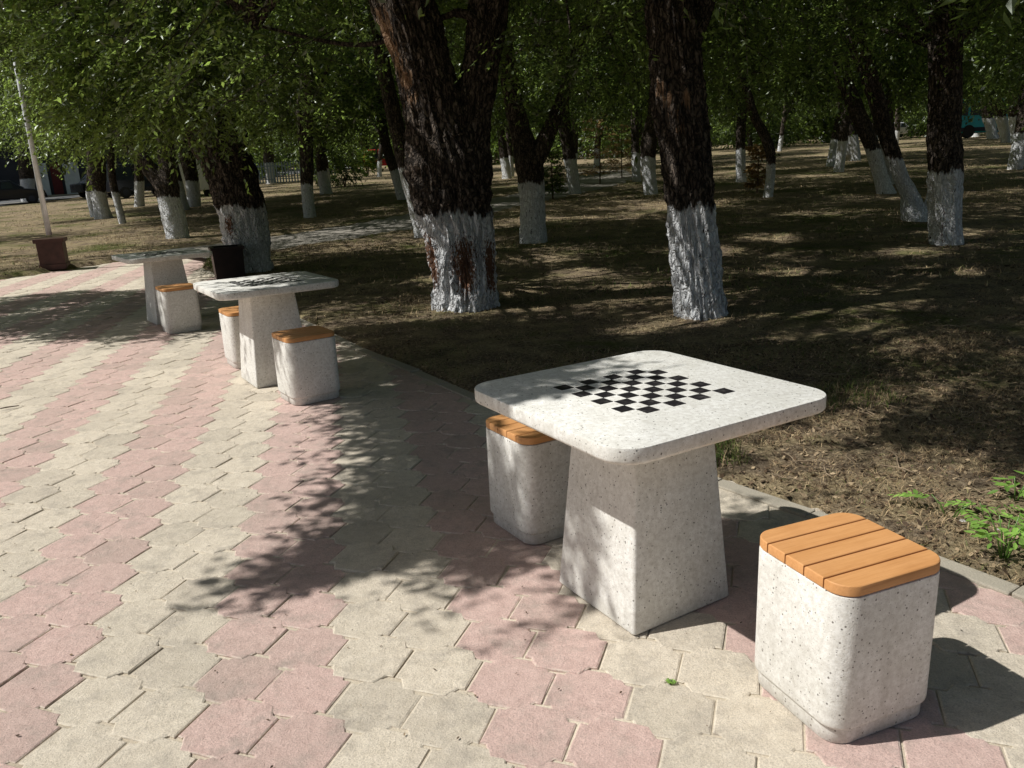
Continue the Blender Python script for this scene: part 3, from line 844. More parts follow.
# --- the near trees, each with its own crown
tree('thick forked elm behind the foreground table, brown bare patches in its whitewash', (466, 309),
     [([(466, 309, 60), (464, 270, 61), (459, 235, 66), (453, 208, 71), (447, 165, 80), (438, 130, 62), (426, 80, 51), (412, 30, 53), (401, 0, 54), (385, -60, 50)], .1),
      ([(455, 190, 44), (465, 150, 44), (473, 110, 36), (481, 60, 33), (488, 10, 35), (496, -60, 34)], .25),
      ([(484, 28, 9), (470, 16, 8), (456, 13, 7), (444, 17, 5)], .15)],
     212, seg=128, step=.022, rugged=.22, seed=2.,
     torn=[(386, 14, 6, 17), (387, 28, 8, 18), (390, 45, 12, 17), (396, 62, 22, 16), (403, 80, 34, 15), (410, 96, 50, 13)],
     bare=[(431, 250, 20, 18), (434, 268, 22, 18), (464, 262, 60, 22), (466, 278, 60, 18), (488, 262, 26, 19), (490, 275, 26, 15)],
     crown=dict(n=3600, rad=7.0, zlo=2.1, zhi=8.5, off=(-.6, -.6), tw=1500, ll=.075, boughs=[(-3.6, 3.6, 3.8, 3.2, 4.5, 5200, (-.8, -.3, 0))]), extra_limb=2.5)
tree('leaning whitewashed elm with reddish torn bark, right behind the foreground table', (701, 316),
     [([(701, 316, 48), (699, 290, 47), (695, 250, 47), (691, 210, 45), (685, 150, 46), (678, 100, 50), (674, 60, 46), (668, 0, 42), (660, -60, 38)], .15),
      ([(676, 80, 26), (690, 40, 22), (704, 0, 20), (716, -50, 16)], .4)],
     208, seg=110, step=.022, rugged=.25, seed=4.,
     torn=[(657, 90, 24, 15), (664, 100, 36, 14), (672, 115, 46, 14), (680, 132, 48, 13), (684, 148, 48, 11), (690, 98, 46, 13), (686, 168, 46, 9)],
     crown=dict(n=3200, rad=5.6, zlo=2.2, zhi=8.5, off=(.4, -.4), ll=.072, nl=24, tw=900, boughs=[(.4, 6.2, 4.6, 3.2, 7, 3000, (-.3, -.5, 0))]))
tree('stout elm leaning left, rising behind the dark litter bin at the paving corner', (250, 271),
     [([(250, 271, 42), (247, 245, 43), (240, 205, 46), (228, 165, 48), (215, 138, 48), (200, 100, 42), (186, 60, 34), (172, 0, 30)], .3)],
     206, seg=64, step=.04, rugged=.20, seed=5., bare=[(229, 225, 40, 9)],
     crown=dict(n=2500, rad=6.4, zlo=2.4, zhi=8.5, off=(-.6, -.8), ll=.085, nl=26, low=10, tw=500, boughs=[(-8.6, 9.0, 4.4, 3.0, 5.8, 1500, (-.8, -.2, 0)), (-4.5, 11.4, 2.4, 2.2, 5.2, 1100, (-.2, -.5, -.3)), (-6.6, 12.6, 2.8, 2.4, 5.4, 900, (-.4, -.4, -.3))]))
tree('upright dark elm at the right with a hollow in its whitewashed base', (946, 244),
     [([(946, 244, 31), (945, 215, 30), (945, 172, 31), (944, 130, 30), (945, 90, 29), (946, 40, 30), (948, 0, 30), (950, -60, 28)], .1),
      ([(950, 20, 14), (966, 5, 12), (985, -15, 10)], .2)],
     172, seg=48, step=.05, rugged=.13, seed=6., bare=[(943, 212, 34, 8), (943, 224, 34, 8), (942, 235, 34, 8)],
     crown=dict(n=2600, rad=5.2, zlo=2.9, zhi=9, off=(.5, -.8), ll=.085, nl=24, tw=400, boughs=[(2.6, 10.8, 4.6, 3.6, 8, 2400, (-.3, -.3, 0))]))
tree('crooked elm with a swollen whitewashed foot, leaning left beside the hollow tree', (914, 222),
     [([(917, 222, 26), (913, 210, 22), (909, 195, 16), (902, 180, 14), (895, 160, 14), (888, 140, 14), (880, 112, 15), (870, 80, 15), (857, 40, 17), (850, 0, 16)], .2),
      ([(918, 218, 12), (924, 212, 9), (927, 203, 6), (928, 198, 4)], -.1)],
     158, seg=32, step=.06, rugged=.16, seed=7.,
     crown=dict(n=1900, rad=5, zlo=3.2, zhi=9.5, off=(-1.0, -.4), ll=.095, nl=22, low=6, tw=250), extra_limb=2.5)
tree('forked elm with short whitewashed trunk, between the two nearest large trees', (534, 244),
     [([(534, 244, 27), (533, 220, 25), (531, 184, 25), (528, 162, 28), (520, 130, 20), (513, 100, 18), (507, 60, 17), (500, 20, 15)], .2),
      ([(532, 165, 20), (545, 140, 17), (556, 115, 14), (566, 88, 12), (578, 50, 11)], .3)],
     183, seg=36, step=.06, rugged=.13, seed=8.,
     crown=dict(n=2300, rad=5, zlo=3.1, zhi=9.5, off=(.2, -.3), ll=.095, nl=22, boughs=[(-1.6, 14.5, 4.5, 4, 8.5, 1800, (-.3, -.3, 0))], low=8, tw=300))
tree('forked whitewashed elm on the lawn left of the litter bin, leaning limb to the left', (178, 239),
     [([(179, 239, 22), (174, 218, 22), (168, 196, 22), (166, 186, 24), (155, 176, 15), (143, 160, 13), (130, 145, 13), (118, 120, 12)], .1),
      ([(166, 190, 18), (168, 172, 18), (166, 155, 16), (163, 120, 14), (160, 80, 12)], .3)],
     197, seg=30, step=.08, rugged=.12, seed=9.,
     crown=dict(n=2100, rad=7, zlo=2.9, zhi=9, off=(-1.2, -1.5), ll=.11, nl=20, low=8, tw=200))
tree('slim sunlit tree just behind the thick forked elm, mostly hidden by it', (424, 238),
     [([(424, 238, 18), (416, 205, 17), (408, 175, 16), (401, 145, 16), (393, 110, 15), (384, 70, 14), (376, 20, 12)], .2)],
     168, seg=28, step=.08, rugged=.12, seed=10., bankc=('mid', 4.2, 1.0))

# --- trees further in: own trunks, shared crowns
MID = [
 ('slender whitewashed tree right of the forked short elm', (575, 194), [([(575, 194, 12), (573, 178, 12), (570, 160, 12), (567, 140, 13), (564, 120, 12), (562, 90, 11)], .2)], 159, 'mid2'),
 ('stumpy tree with broken bark above its whitewash, left of the reddish trunk', (650, 195), [([(651, 195, 14), (649, 175, 14), (648, 158, 15), (649, 140, 16), (653, 118, 13), (656, 90, 12)], .2)], 157, 'mid'),
 ('leaning elm behind the crooked swollen one, broad whitewashed foot', (889, 194), [([(886, 194, 17), (880, 175, 14), (873, 150, 14), (864, 128, 15), (854, 105, 15), (844, 80, 15), (838, 50, 16), (815, 20, 14), (790, 0, 12)], .3)], 148, 'mid3'),
 ('pale twin-stemmed tree left of the leaning elms at right', (854, 161), [([(855, 161, 11), (854, 148, 11), (851, 134, 11), (846, 115, 10), (843, 90, 9)], .2), ([(848, 155, 5), (846, 142, 5), (844, 132, 5), (840, 110, 5)], .2)], 135, 'mid'),
 ('thin bent tree by the dry yellow sapling in the middle distance', (767, 198), [([(768, 198, 9), (770, 182, 9), (771, 165, 9), (770, 150, 10), (763, 132, 10), (755, 118, 9), (748, 95, 8)], .2)], 164, 'mid2'),
 ('small slim tree far back in the gap right of the reddish trunk', (740, 151), [([(740, 151, 6), (740, 142, 6), (739, 130, 6), (741, 112, 6)], .1)], 135, 'mid'),
 ('thin tree far back with lime foliage glowing behind it', (750, 149), [([(750, 149, 5), (750, 140, 5), (749, 128, 5), (749, 110, 5)], .1)], 147, 'mid2'),
 ('distant whitewashed trunk at the end of the right-hand lawn', (808, 138), [([(808, 138, 6), (808, 130, 6), (808, 118, 6), (808, 100, 6)], .1)], 126, 'mid3'),
 ('far trunk seen just left of the hollow tree', (924, 133), [([(924, 133, 7), (924, 122, 7), (925, 108, 7), (926, 90, 7)], .1)], 118, 'mid'),
 ('far trunk right beside the turquoise bus', (976, 137), [([(975, 137, 9), (977, 125, 9), (979, 112, 10), (980, 90, 9)], .1)], 117, 'mid2'),
 ('twin of the far trunks at right, second from the bus', (992, 139), [([(993, 139, 10), (991, 128, 9), (988, 116, 11), (986, 95, 10)], .1)], 118, 'mid3'),
 ('far trunk at right leaning left, third from the bus', (1005, 143), [([(1006, 143, 8), (1004, 130, 9), (1000, 115, 10), (996, 95, 9)], .1)], 116, 'mid'),
 ('far thick trunk at the right edge of the view', (1016, 143), [([(1018, 143, 12), (1016, 128, 11), (1014, 114, 11), (1014, 90, 10)], .1)], 116, 'mid2'),
 ('whitewashed tree by the road, behind the forked leaning one', (193, 207), [([(194, 207, 13), (193, 192, 13), (192, 180, 13), (188, 160, 15), (184, 130, 14)], .1)], 181, 'mid3'),
 ('twin-trunk tree on the left lawn beyond the lamp post', (102, 219), [([(104, 219, 17), (101, 206, 15), (98, 191, 15), (97, 175, 17), (96, 150, 16)], .1), ([(94, 217, 6), (91, 205, 6), (89, 192, 6), (90, 175, 6)], .05)], 191, 'mid'),
 ('thin stem leaning beside the twin-trunk tree', (123, 224), [([(123, 224, 7), (119, 208, 7), (115, 192, 7), (112, 175, 7), (110, 150, 7)], .1)], 192, 'mid2'),
 ('roadside tree seen just left of the lamp post', (28, 202), [([(28, 202, 12), (28, 190, 12), (27, 179, 13), (26, 160, 14), (25, 130, 14)], .1)], 179, 'mid3'),
 ('slim pale trunk right behind the leaning bin-side elm', (260, 214), [([(260, 214, 9), (255, 200, 8), (251, 188, 7), (248, 175, 6), (246, 150, 6)], .1)], 176, 'mid'),
 ('pale roadside tree with lime shrub glowing at its left', (270, 184), [([(271, 184, 10), (270, 174, 10), (269, 164, 10), (268, 150, 11), (266, 130, 10)], .1)], 163, 'mid2'),
 ('straight dark tree standing beyond the footpath', (309, 218), [([(310, 218, 12), (308, 200, 12), (307, 184, 12), (307, 165, 13), (307, 140, 12), (308, 110, 11)], .1)], 184, 'mid3'),
 ('leaning whitewashed tree left of the thick forked elm, past the footpath', (402, 200), [([(403, 200, 11), (399, 185, 11), (395, 171, 11), (389, 155, 10), (384, 135, 10), (380, 110, 9)], .1)], 170, 'mid'),
 ('faint thin tree between the thick forked elm and the short forked one', (507, 179), [([(507, 179, 9), (506, 168, 9), (504, 156, 9), (502, 140, 8), (500, 120, 8)], .1)], 158, 'mid2'),
 ('distant double whitewashed trunk behind the brown saplings', (583, 157), [([(584, 157, 8), (582, 150, 7), (579, 140, 7), (577, 120, 7)], .1)], 142, 'mid3'),
 ('shaded pale stump-like tree amid the dark shrubs beyond the footpath', (328, 194), [([(326, 194, 12), (324, 183, 11), (322, 172, 10), (321, 155, 9), (322, 130, 9)], .1)], 171, 'mid2'),
]
for lb, bp, lm, wp, kd in MID:
    tree(lb, bp, lm, wp, seg=18, step=.14, rugged=.12, bankc=(kd, random.uniform(2.7, 3.6), random.uniform(.95, 1.2)), nbr=6, extra_limb=2.0)

# more trees deeper in the park and beyond the frame edges, in the same planting
def plain_tree(x, y, label, kind, zc, s, h=3.6, r=.2, wash=1.15, group=GROUP_T):
    b = Vector((x, y, gz(x, y)))
    t = thing('elm_tree', label, 'tree', b, 0, group)
    lean = Vector((random.gauss(0, .08), random.gauss(0, .08), 1))
    P = [b + lean*q for q in (-.3, 0, h*.35, h*.7, h)]; P[3] += Vector((random.gauss(0, .1), 0, 0))
    R = [r*1.1, r*1.08, r, r*.95, r*.7]
    Lb = [P[3] + Vector((0, 0, -.4)), P[3] + Vector((random.choice((-.6, .6)), .1, .7)), P[3] + Vector((random.choice((-1.3, 1.3)), .2, 2.2))]
    trunk_mesh(t, b, [(P, R), (Lb, [r*.6, r*.5, r*.25])], 12, .3, wash, rugged=.1, seed=random.random()*9)
    bank_crown(kind, t, (0, 0, zc), random.random()*6.28, s)
    if kind.startswith('mid') and random.random() < .45: bank_crown('mid3' if kind != 'mid3' else 'mid', t, (-2.4, -.3, zc+2.8), random.random()*6.28, s)  # second crown added sunward to darken the ground below
    return t
DEEP = [(-3, 36), (3.5, 41), (9, 43), (14.5, 36), (19, 42), (24, 50), (-9, 42), (-15, 46), (17, 27), (22, 33), (28, 40), (6, 52), (-1, 55), (13, 55), (21, 62), (31, 58), (-20, 56), (-9, 60), (36, 48), (12.5, 16.5), (16, 20.5), (-6.5, 27), (-2, 31), (8.5, 29), (13, 31.5), (5.5, 33.5), (-13, 33), (-17, 38), (11.5, 24), (17.5, 38.5), (0.5, 46), (8, 47), (-26, 60)]
for i, (x, y) in enumerate(DEEP):
    plain_tree(x, y, 'tree deep in the shaded park with dark crown and whitewashed foot', ['mid', 'mid2', 'mid3'][i % 3], random.uniform(2.5, 3.4), random.uniform(1.15, 1.45), h=4.2, r=random.uniform(.14, .22), group='trees deep in the shaded park')
BELT = [(-75, 62), (-62, 55), (-56, 74), (-46, 84), (-40, 66+22), (-33, 98), (-24, 78), (-15, 84), (-7, 76), (1, 82), (9, 74), (17, 83), (25, 76), (33, 84), (41, 74), (49, 66), (56, 76), (63, 66), (72, 58), (48, 90), (30, 100), (12, 100), (-8, 102), (-50, 44+14)]
for i, (x, y) in enumerate(BELT):
    plain_tree(x, y, 'dense tree in the belt along the far edge of the park', ['far', 'far2'][i % 2], random.uniform(.6, 1.4), random.uniform(1.15, 1.5), h=4.5, r=.28, group='trees along the far edge of the park')
# labels that single out the deep and far trees by the nearest landmark trunk and by depth
MARKS = [(45, 'lamp post'), (105, 'twin-trunk left tree'), (175, 'forked left lawn tree'), (235, 'elm behind the litter bin'), (308, 'straight tree past the path'), (400, 'leaning tree past the path'), (458, 'thick forked elm'), (532, 'short forked elm'),
         (572, 'slender middle tree'), (649, 'stumpy broken tree'), (690, 'reddish-barked elm'), (768, 'thin bent tree'), (852, 'pale twin-stemmed tree'), (895, 'crooked swollen-footed elm'), (945, 'hollow upright elm'), (1016, 'trunks at right edge')]
def relabel(group, head):
    buckets = {}
    for o in C.objects:
        if o.get('group') == group:
            px, _, _ = proj(np.array([tuple(o.location)])); px = float(px[0])
            k = (('beyond the left edge of the view' if px < 0 else 'beyond the right edge of the view') if not 0 <= px <= 1024 else
                 (lambda m: ('left of' if px < m[0] else 'right of') + ' the ' + m[1])(min(MARKS, key=lambda m: abs(m[0]-px))))
            buckets.setdefault(k, []).append((o.location.y, o))
    W_ = ['nearest', 'second nearest', 'third nearest', 'fourth nearest', 'fifth nearest', 'sixth nearest', 'seventh nearest', 'eighth nearest']
    for k, L_ in buckets.items():
        L_.sort(key=lambda q: q[0])
        for i, (_, o) in enumerate(L_):
            o['label'] = head + ' ' + k if len(L_) == 1 else W_[min(i, 7)] + ' ' + head + ' ' + k
relabel('trees deep in the shaded park', 'deep-park whitewashed tree')
relabel('trees along the far edge of the park', 'dense far-belt tree')

# far woods: one leafy mass closing the view
n = 5200
ang = rng.uniform(-.95, .95, n); rad_ = rng.uniform(108, 128, n); x = np.sin(ang)*rad_; y = np.cos(ang)*rad_
z = gza(x, y) + rng.uniform(0, 24, n)
V, Q, tt = leaf_arrays(np.stack([x, y, z], 1), nrm(rng.normal(0, 1, (n, 3))*np.array((1, 1, .3))), np.full(n, 4.), 9, 1.1, .6)
tag(np_mesh('far_woods', V, Q, M['leaf'], None, {'tint': ('FACE', tt*.7)}), kind='stuff', label='dense dark woodland closing the view behind the park', cat='woods')
mb = MB(); R1 = []
for i in range(41):
    a = -1.15 + 2.3*i/40
    R1.append((math.sin(a)*140, math.cos(a)*140, math.sin(a)*150, math.cos(a)*150, 30+5*noise.noise((i*.4, 0, 0))))
vs = []
for a, b, c, d, h_ in R1: vs += [(a, b, -3), (a, b, h_*.8), (c, d, h_)]
mb.add(vs, [(3*i+j, 3*i+3+j, 3*i+4+j, 3*i+1+j) for i in range(40) for j in range(2)])
tag(mb.build('woods_backdrop', M['backdrop'], smooth=True), kind='structure')  # dark screen added behind the woods to close gaps of bright sky

# ------------------------------------------------------------------ shrubs and saplings
def shrub(px, py, wpx, hpx, label, mat, name='shrub', n=130, ll=None, group=None):
    b = ground(px, py); k = b.y/F; W_, H_ = wpx*k/2, hpx*k
    t = thing(name, label, 'shrub', b, 0, group)
    u = nrm(rng.normal(0, 1, (n, 3)))*(rng.random((n, 1))**.4)
    lump = 1+.25*np.sin(u[:, :1]*5+u[:, 2:]*7)
    P = u*lump*np.array((W_, W_*.8, H_*.5)) + np.array((0, 0, H_*.52))
    d = nrm(u + rng.normal(0, .4, (n, 3)))
    lf = ll or max(.06, 2.6*k)
    V, Q, tt = leaf_arrays(P, d, np.full(n, max(.3, W_*.45)), 12, lf, lf*.5, .15)
    np_mesh('foliage', V, Q, mat, t, {'tint': ('FACE', tt)})
    mb = MB()
    for i in range(7):
        a = i*.9; mb.tube([(0, 0, -.1), (math.cos(a)*W_*.2, math.sin(a)*W_*.2, H_*.35), (math.cos(a)*W_*.55, math.sin(a)*W_*.5, H_*.75)], [.02, .015, .006], 5)
    mb.build('stems', M['stem'], t)
    return t
shrub(368, 176, 19, 24, 'round lime green bush glowing in sunlight past the footpath', M['leaf_lime'])
shrub(345, 187, 34, 36, 'large dark green shrub beside the lime green bush', M['leaf'], n=220)
shrub(325, 186, 24, 28, 'low dark shrub left of the larger dark one', M['leaf'])
shrub(259, 176, 12, 28, 'bright lime bush by the road left of a pale trunk', M['leaf_lime'])
shrub(745, 146, 10, 28, 'tall lime bush glowing at the far end of the central lawn', M['leaf_lime'])
shrub(795, 143, 34, 34, 'dark loose shrub in the middle of the right-hand lawn', M['leaf'], n=200)
shrub(700, 150, 34, 26, 'leafy bush behind the reddish leaning trunk', M['leaf'], n=150)
shrub(8, 183, 18, 42, 'sunlit green bush across the road at the left edge', M['leaf_lime'])
shrub(445, 170, 40, 30, 'dark undergrowth behind the thick forked elm', M['leaf'], n=160)
shrub(495, 165, 26, 30, 'pale green undergrowth beside the faint thin tree', M['leaf_lime'], n=120)
shrub(620, 157, 46, 26, 'loose green undergrowth behind the brown saplings', M['leaf'], n=150)

def sapling(px, py, hpx, wpx, label, mat, stakes=False, group=None):
    b = ground(px, py); k = b.y/F; H_, W_ = hpx*k, wpx*k/2
    t = thing('dry_sapling', label, 'sapling', b, random.random()*6, group)
    mb = MB(); mb.tube([(0, 0, -.1), (.02, 0, H_*.4), (0, .02, H_*.75), (.02, 0, H_)], [.03, .022, .014, .005], 6)
    P, D = [], []
    for i in range(70):
        f = random.uniform(.10, 1); a = random.random()*6.28; r = W_*(1.1-f*.75)*random.uniform(.5, 1)
        p0 = Vector((0, 0, H_*f)); p1 = p0 + Vector((math.cos(a)*r, math.sin(a)*r, r*.35))
        mb.tube([p0, p1], [.007, .002], 3, False); P.append(p0.lerp(p1, .3)); D.append((p1-p0).normalized())
    mb.build('stem', M['stem'], t)
    V, Q, tt = leaf_arrays(np.array(P), np.array(D), np.full(len(P), W_*.75), 22, .13, .05)
    np_mesh('foliage', V, Q, mat, t, {'tint': ('FACE', tt)})
    if stakes:
        for s in (-1, 1):
            m2 = MB(); m2.tube([(s*.75, .1*s, -.05), (s*.05, 0, H_*.42)], .014, 5); m2.build('stake', M['stake'], t)
    return t
GS = 'dried saplings planted on the lawn'
sapling(600, 184, 62, 40, 'tall rusty brown sapling in the middle, right of the slender tree', M['leaf_dry'], group=GS)
sapling(622, 178, 48, 34, 'pale brown sapling just right of the tall rusty one', M['leaf_dry'], group=GS)
sapling(553, 200, 44, 26, 'dark thin sapling between the forked short elm and the slender tree', M['leaf'], group=GS)
sapling(757, 194, 44, 26, 'dry yellow sapling held by slanted stakes next to the thin bent tree', M['leaf_dry'], True, group=GS)
sapling(640, 176, 34, 22, 'small green-brown sapling by the stumpy tree', M['leaf_lime'], group=GS)

# ------------------------------------------------------------------ lamp post, litter bin
def tapered_box(mb, s0, s1, z0, z1): mb.rings([[(x, y, z) for x, y in rrect(s, .012, 2)] for s, z in ((s0, z0), (s1, z1))])
lb = ground(55.5, 267); k = lb.y/F
t = thing('lamp_post', 'tall grey lamp post standing in a square brown pedestal at the left', 'lamp post', lb, .35)
mb = MB(); tapered_box(mb, .43, .435, -.03, .47); mb.build('pedestal', M['brown'], t)
mb = MB(); tapered_box(mb, .51, .51, .47, .54); mb.build('pedestal_cap', M['brown'], t)
mb = MB(); tapered_box(mb, .47, .47, 0.02, .07); mb.build('pedestal_foot', M['brown'], t)
mb = MB(); mb.tube([(0, 0, .6), (0, 0, 2.5), (0, 0, 5.35)], [.050, .044, .034], 16); mb.build('pole', M['pole'], t, smooth=True)
mb = MB(); mb.tube([(0, 0, 5.28), (.35, 0, 5.42), (.75, .0, 5.45)], [.03, .026, .024], 10); mb.build('arm', M['pole'], t, smooth=True)
mb = MB(); mb.rings([[(x*1.0+.98, y*.36, z) for x, y in rrect(s, s*.4, 4)] for s, z in ((.40, 5.40), (.52, 5.42), (.50, 5.47), (.30, 5.51))])
mb.build('lamp_head', M['pole'], t, smooth=True)

bb = ground(230, 277)
BS = .9
t = thing('litter_bin', 'square dark brown litter bin with a flared rim in front of the stout leaning elm', 'litter bin', bb, .42)
for i in range(4):
    mb = MB(); R = Matrix.Rotation(i*PI/2, 3, 'Z')
    h0, h1, w0, w1 = 0.03, .50, .225, .24
    vs = [R @ Vector(v) for v in ((-w0, -w0, h0), (w0, -w0, h0), (w1, -w1, h1), (-w1, -w1, h1), (-w0+.02, -w0+.02, h0), (w0-.02, -w0+.02, h0), (w1-.02, -w1+.02, h1), (-w1+.02, -w1+.02, h1))]
    mb.add(vs, [(0, 1, 2, 3), (5, 4, 7, 6), (0, 4, 5, 1), (3, 2, 6, 7), (1, 5, 6, 2), (4, 0, 3, 7)])
    p = mb.build('side_panel', M['brown' if i == 3 else 'darkbrown'], t)  # sun-facing panel in a lighter brown, its sunlight put into the colour
for i in range(4):
    mb = MB(); R = Matrix.Rotation(i*PI/2, 3, 'Z')
    vs = [R @ Vector(v) for v in ((-.262, -.262, .50), (.262, -.262, .50), (.20, -.20, .50), (-.20, -.20, .50), (-.262, -.262, .55), (.262, -.262, .55), (.20, -.20, .55), (-.20, -.20, .55))]
    mb.add(vs, [(3, 2, 1, 0), (4, 5, 6, 7), (0, 1, 5, 4), (2, 3, 7, 6)])
    mb.build('rim', M['darkbrown'], t)
mb = MB(); mb.box((0, 0, .02), (.44, .44, .045)); mb.build('base', M['darkbrown'], t)
t.scale = (.93, .93, .86)

# ------------------------------------------------------------------ far street: kiosk, cars, bus, fence
def car(pos, rz, paint, label, van=False, name='parked_car'):
    t = thing(name, label, 'van' if van else 'car', pos, rz, 'vehicles parked along the park')
    H_ = 1.95 if van else 1.45; Lh = 2.3 if van else 2.15
    prof = ([(-Lh, .35), (-Lh, .95), (-Lh*.93, H_), (Lh*.35, H_), (Lh*.66, 1.05), (Lh*.97, .9), (Lh, .35)] if van else
            [(-Lh, .35), (-Lh, .88), (-Lh*.72, .95), (-Lh*.5, H_), (Lh*.15, H_), (Lh*.45, .95), (Lh*.95, .8), (Lh, .35)])
    mb = MB(); rr_ = []
    for yy, k in ((-.86, .97), (-.78, 1), (.78, 1), (.86, .97)):
        rr_.append([(x*k, yy*(1 if z < 1 else .9), .35+(z-.35)*k) for x, z in prof])
    mb.rings(rr_); mb.build('body', paint, t, bevel=.04)
    z0, z1 = (1.02, H_-.14) if van else (.98, H_-.1)
    for s in (-1, 1):
        for a, b in ((-.52, -.12), (-.10, .2)) if not van else ((-.85, -.35), (-.3, .1), (.15, .42)):
            mb = MB(); sh = .1
            vs = [(Lh*a, s*.875, z0), (Lh*b, s*.875, z0), (Lh*b-sh, s*.80, z1), (Lh*a+sh, s*.80, z1)]
            vs += [(x, y*.97, z) for x, y, z in vs]
            mb.add(vs, [(0, 1, 2, 3), (7, 6, 5, 4), (0, 4, 5, 1), (1, 5, 6, 2), (2, 6, 7, 3), (3, 7, 4, 0)]); mb.build('window', M['glass'], t)
        for x in (-.62, .6):
            mb = MB(); mb.tube([(Lh*x, s*.70, .32), (Lh*x, s*.88, .32)], .32, 18); wh = mb.build('wheel', M['rubber'], t, auto=.6)
            mb = MB(); mb.tube([(Lh*x, s*.875, .32), (Lh*x, s*.89, .32)], .19, 14); mb.build('rim', M['wall_dark'], wh)
        mb = MB(); mb.box((Lh*.965, s*.6, .72), (.14, .3, .14)); mb.build('headlight', M['white'], t)
    xs_ = (.17, .44) if not van else (.37, .63); mb = MB()
    vs = [(Lh*xs_[0]+.03, -.66, H_-.05), (Lh*xs_[0]+.03, .66, H_-.05), (Lh*xs_[1]+.03, .72, 1.0), (Lh*xs_[1]+.03, -.72, 1.0)]
    vs += [(x-.03, y, z-.01) for x, y, z in vs]
    mb.add(vs, [(3, 2, 1, 0), (4, 5, 6, 7), (0, 1, 5, 4), (1, 2, 6, 5), (2, 3, 7, 6), (3, 0, 4, 7)]); mb.build('windscreen', M['glass'], t)
    return t
def gpos(px, Y):
    p = at(px, 180, Y); return Vector((p.x, Y, gz(p.x, Y)))
car(gpos(183, 46), 2.2, M['carwhite'], 'white van parked by the road behind the leaning whitewashed tree', True, 'parked_van')
car(gpos(108, 54), .9, M['carblack'], 'black car parked in deep shade in front of the kiosk', False)
car(gpos(140, 50), .9, M['carblack'], 'dark van parked in deep shade right of the kiosk', True, 'parked_van')
car(gpos(4, 50), .5, M['carblack'], 'dark car at the left edge of the view across the road', False)
car(gpos(388, 84), .2, M['carred'], 'red van far away past the lime green bush', True, 'parked_van')
car(gpos(892, 84), .3, M['carwhite'], 'white car far away between the trunks at the right', False)

kp = gpos(57, 60)
t = thing('kiosk', 'dark kiosk across the road with pale double doors and a red doorway', 'kiosk', kp, .45)
mb = MB(); mb.box((0, 2, 1.9), (10, 4, 3.8)); mb.build('wall', M['wall_dark'], t)
mb = MB(); mb.box((0, 1.7, 3.9), (10.6, 5, .2)); mb.build('roof', M['wall_dark'], t)
for x in (-.95, 1.0):
    mb = MB(); mb.box((x, -.06, 1.25), (1.0 if x > 0 else .85, .08, 2.3)); d_ = mb.build('door', M['white'], t)
    mb = MB(); mb.tube([(x-.3, -.14, 1.1), (x-.3, -.14, 1.4)], .02, 6); mb.build('handle', M['pole'], d_)
mb = MB(); mb.box((0, -.05, 1.25), (.62, .06, 2.3)); mb.build('doorway', M['red'], t)
mb = MB(); mb.box((0, -.7, .08), (3.4, 1.2, .16)); mb.build('step', M['curb'], t)

op = gpos(17, 62)
t = thing('booth', 'small orange-fronted booth across the road at the left edge', 'booth', op, .4)
mb = MB(); mb.box((0, 0, .9), (1.3, 1, 1.8)); mb.build('counter', M['orange'], t)
mb = MB(); mb.box((0, 0, 1.98), (1.6, 1.3, .15)); mb.build('roof', M['wall_dark'], t)

bp = gpos(985, 66); 
t = thing('city_bus', 'turquoise bus passing behind the far trunks at the right', 'bus', bp, .12)
mb = MB(); mb.box((0, 0, 1.65), (9, 2.4, 2.6)); mb.build('body', M['turq'], t, bevel=.12)
for i in range(6):
    mb = MB(); mb.box((-3.6+1.42*i, -1.215, 2.15), (1.2, .05, .95)); mb.build('window', M['glass'], t)
for x in (-2.8, 2.7):
    mb = MB(); mb.tube([(x, -1.28, .48), (x, -.9, .48)], .48, 20); mb.build('wheel', M['rubber'], t, auto=.6)
mb = MB(); mb.box((0, -1.22, .62), (8.9, .04, .3)); mb.build('skirt', M['wall_dark'], t)

fp = gpos(285, 58)
t = thing('metal_fence', 'blue grey metal picket fence far behind the straight dark tree', 'fence', fp, .15)
for z in (.35, 1.25):
    mb = MB(); mb.box((0, 0, z), (7, .05, .06)); mb.build('rail', M['fence'], t)
for i in range(36):
    mb = MB(); mb.box((-3.5+.2*i, -.04, .8), (.09, .03, 1.4)); mb.build('picket', M['fence'], t)

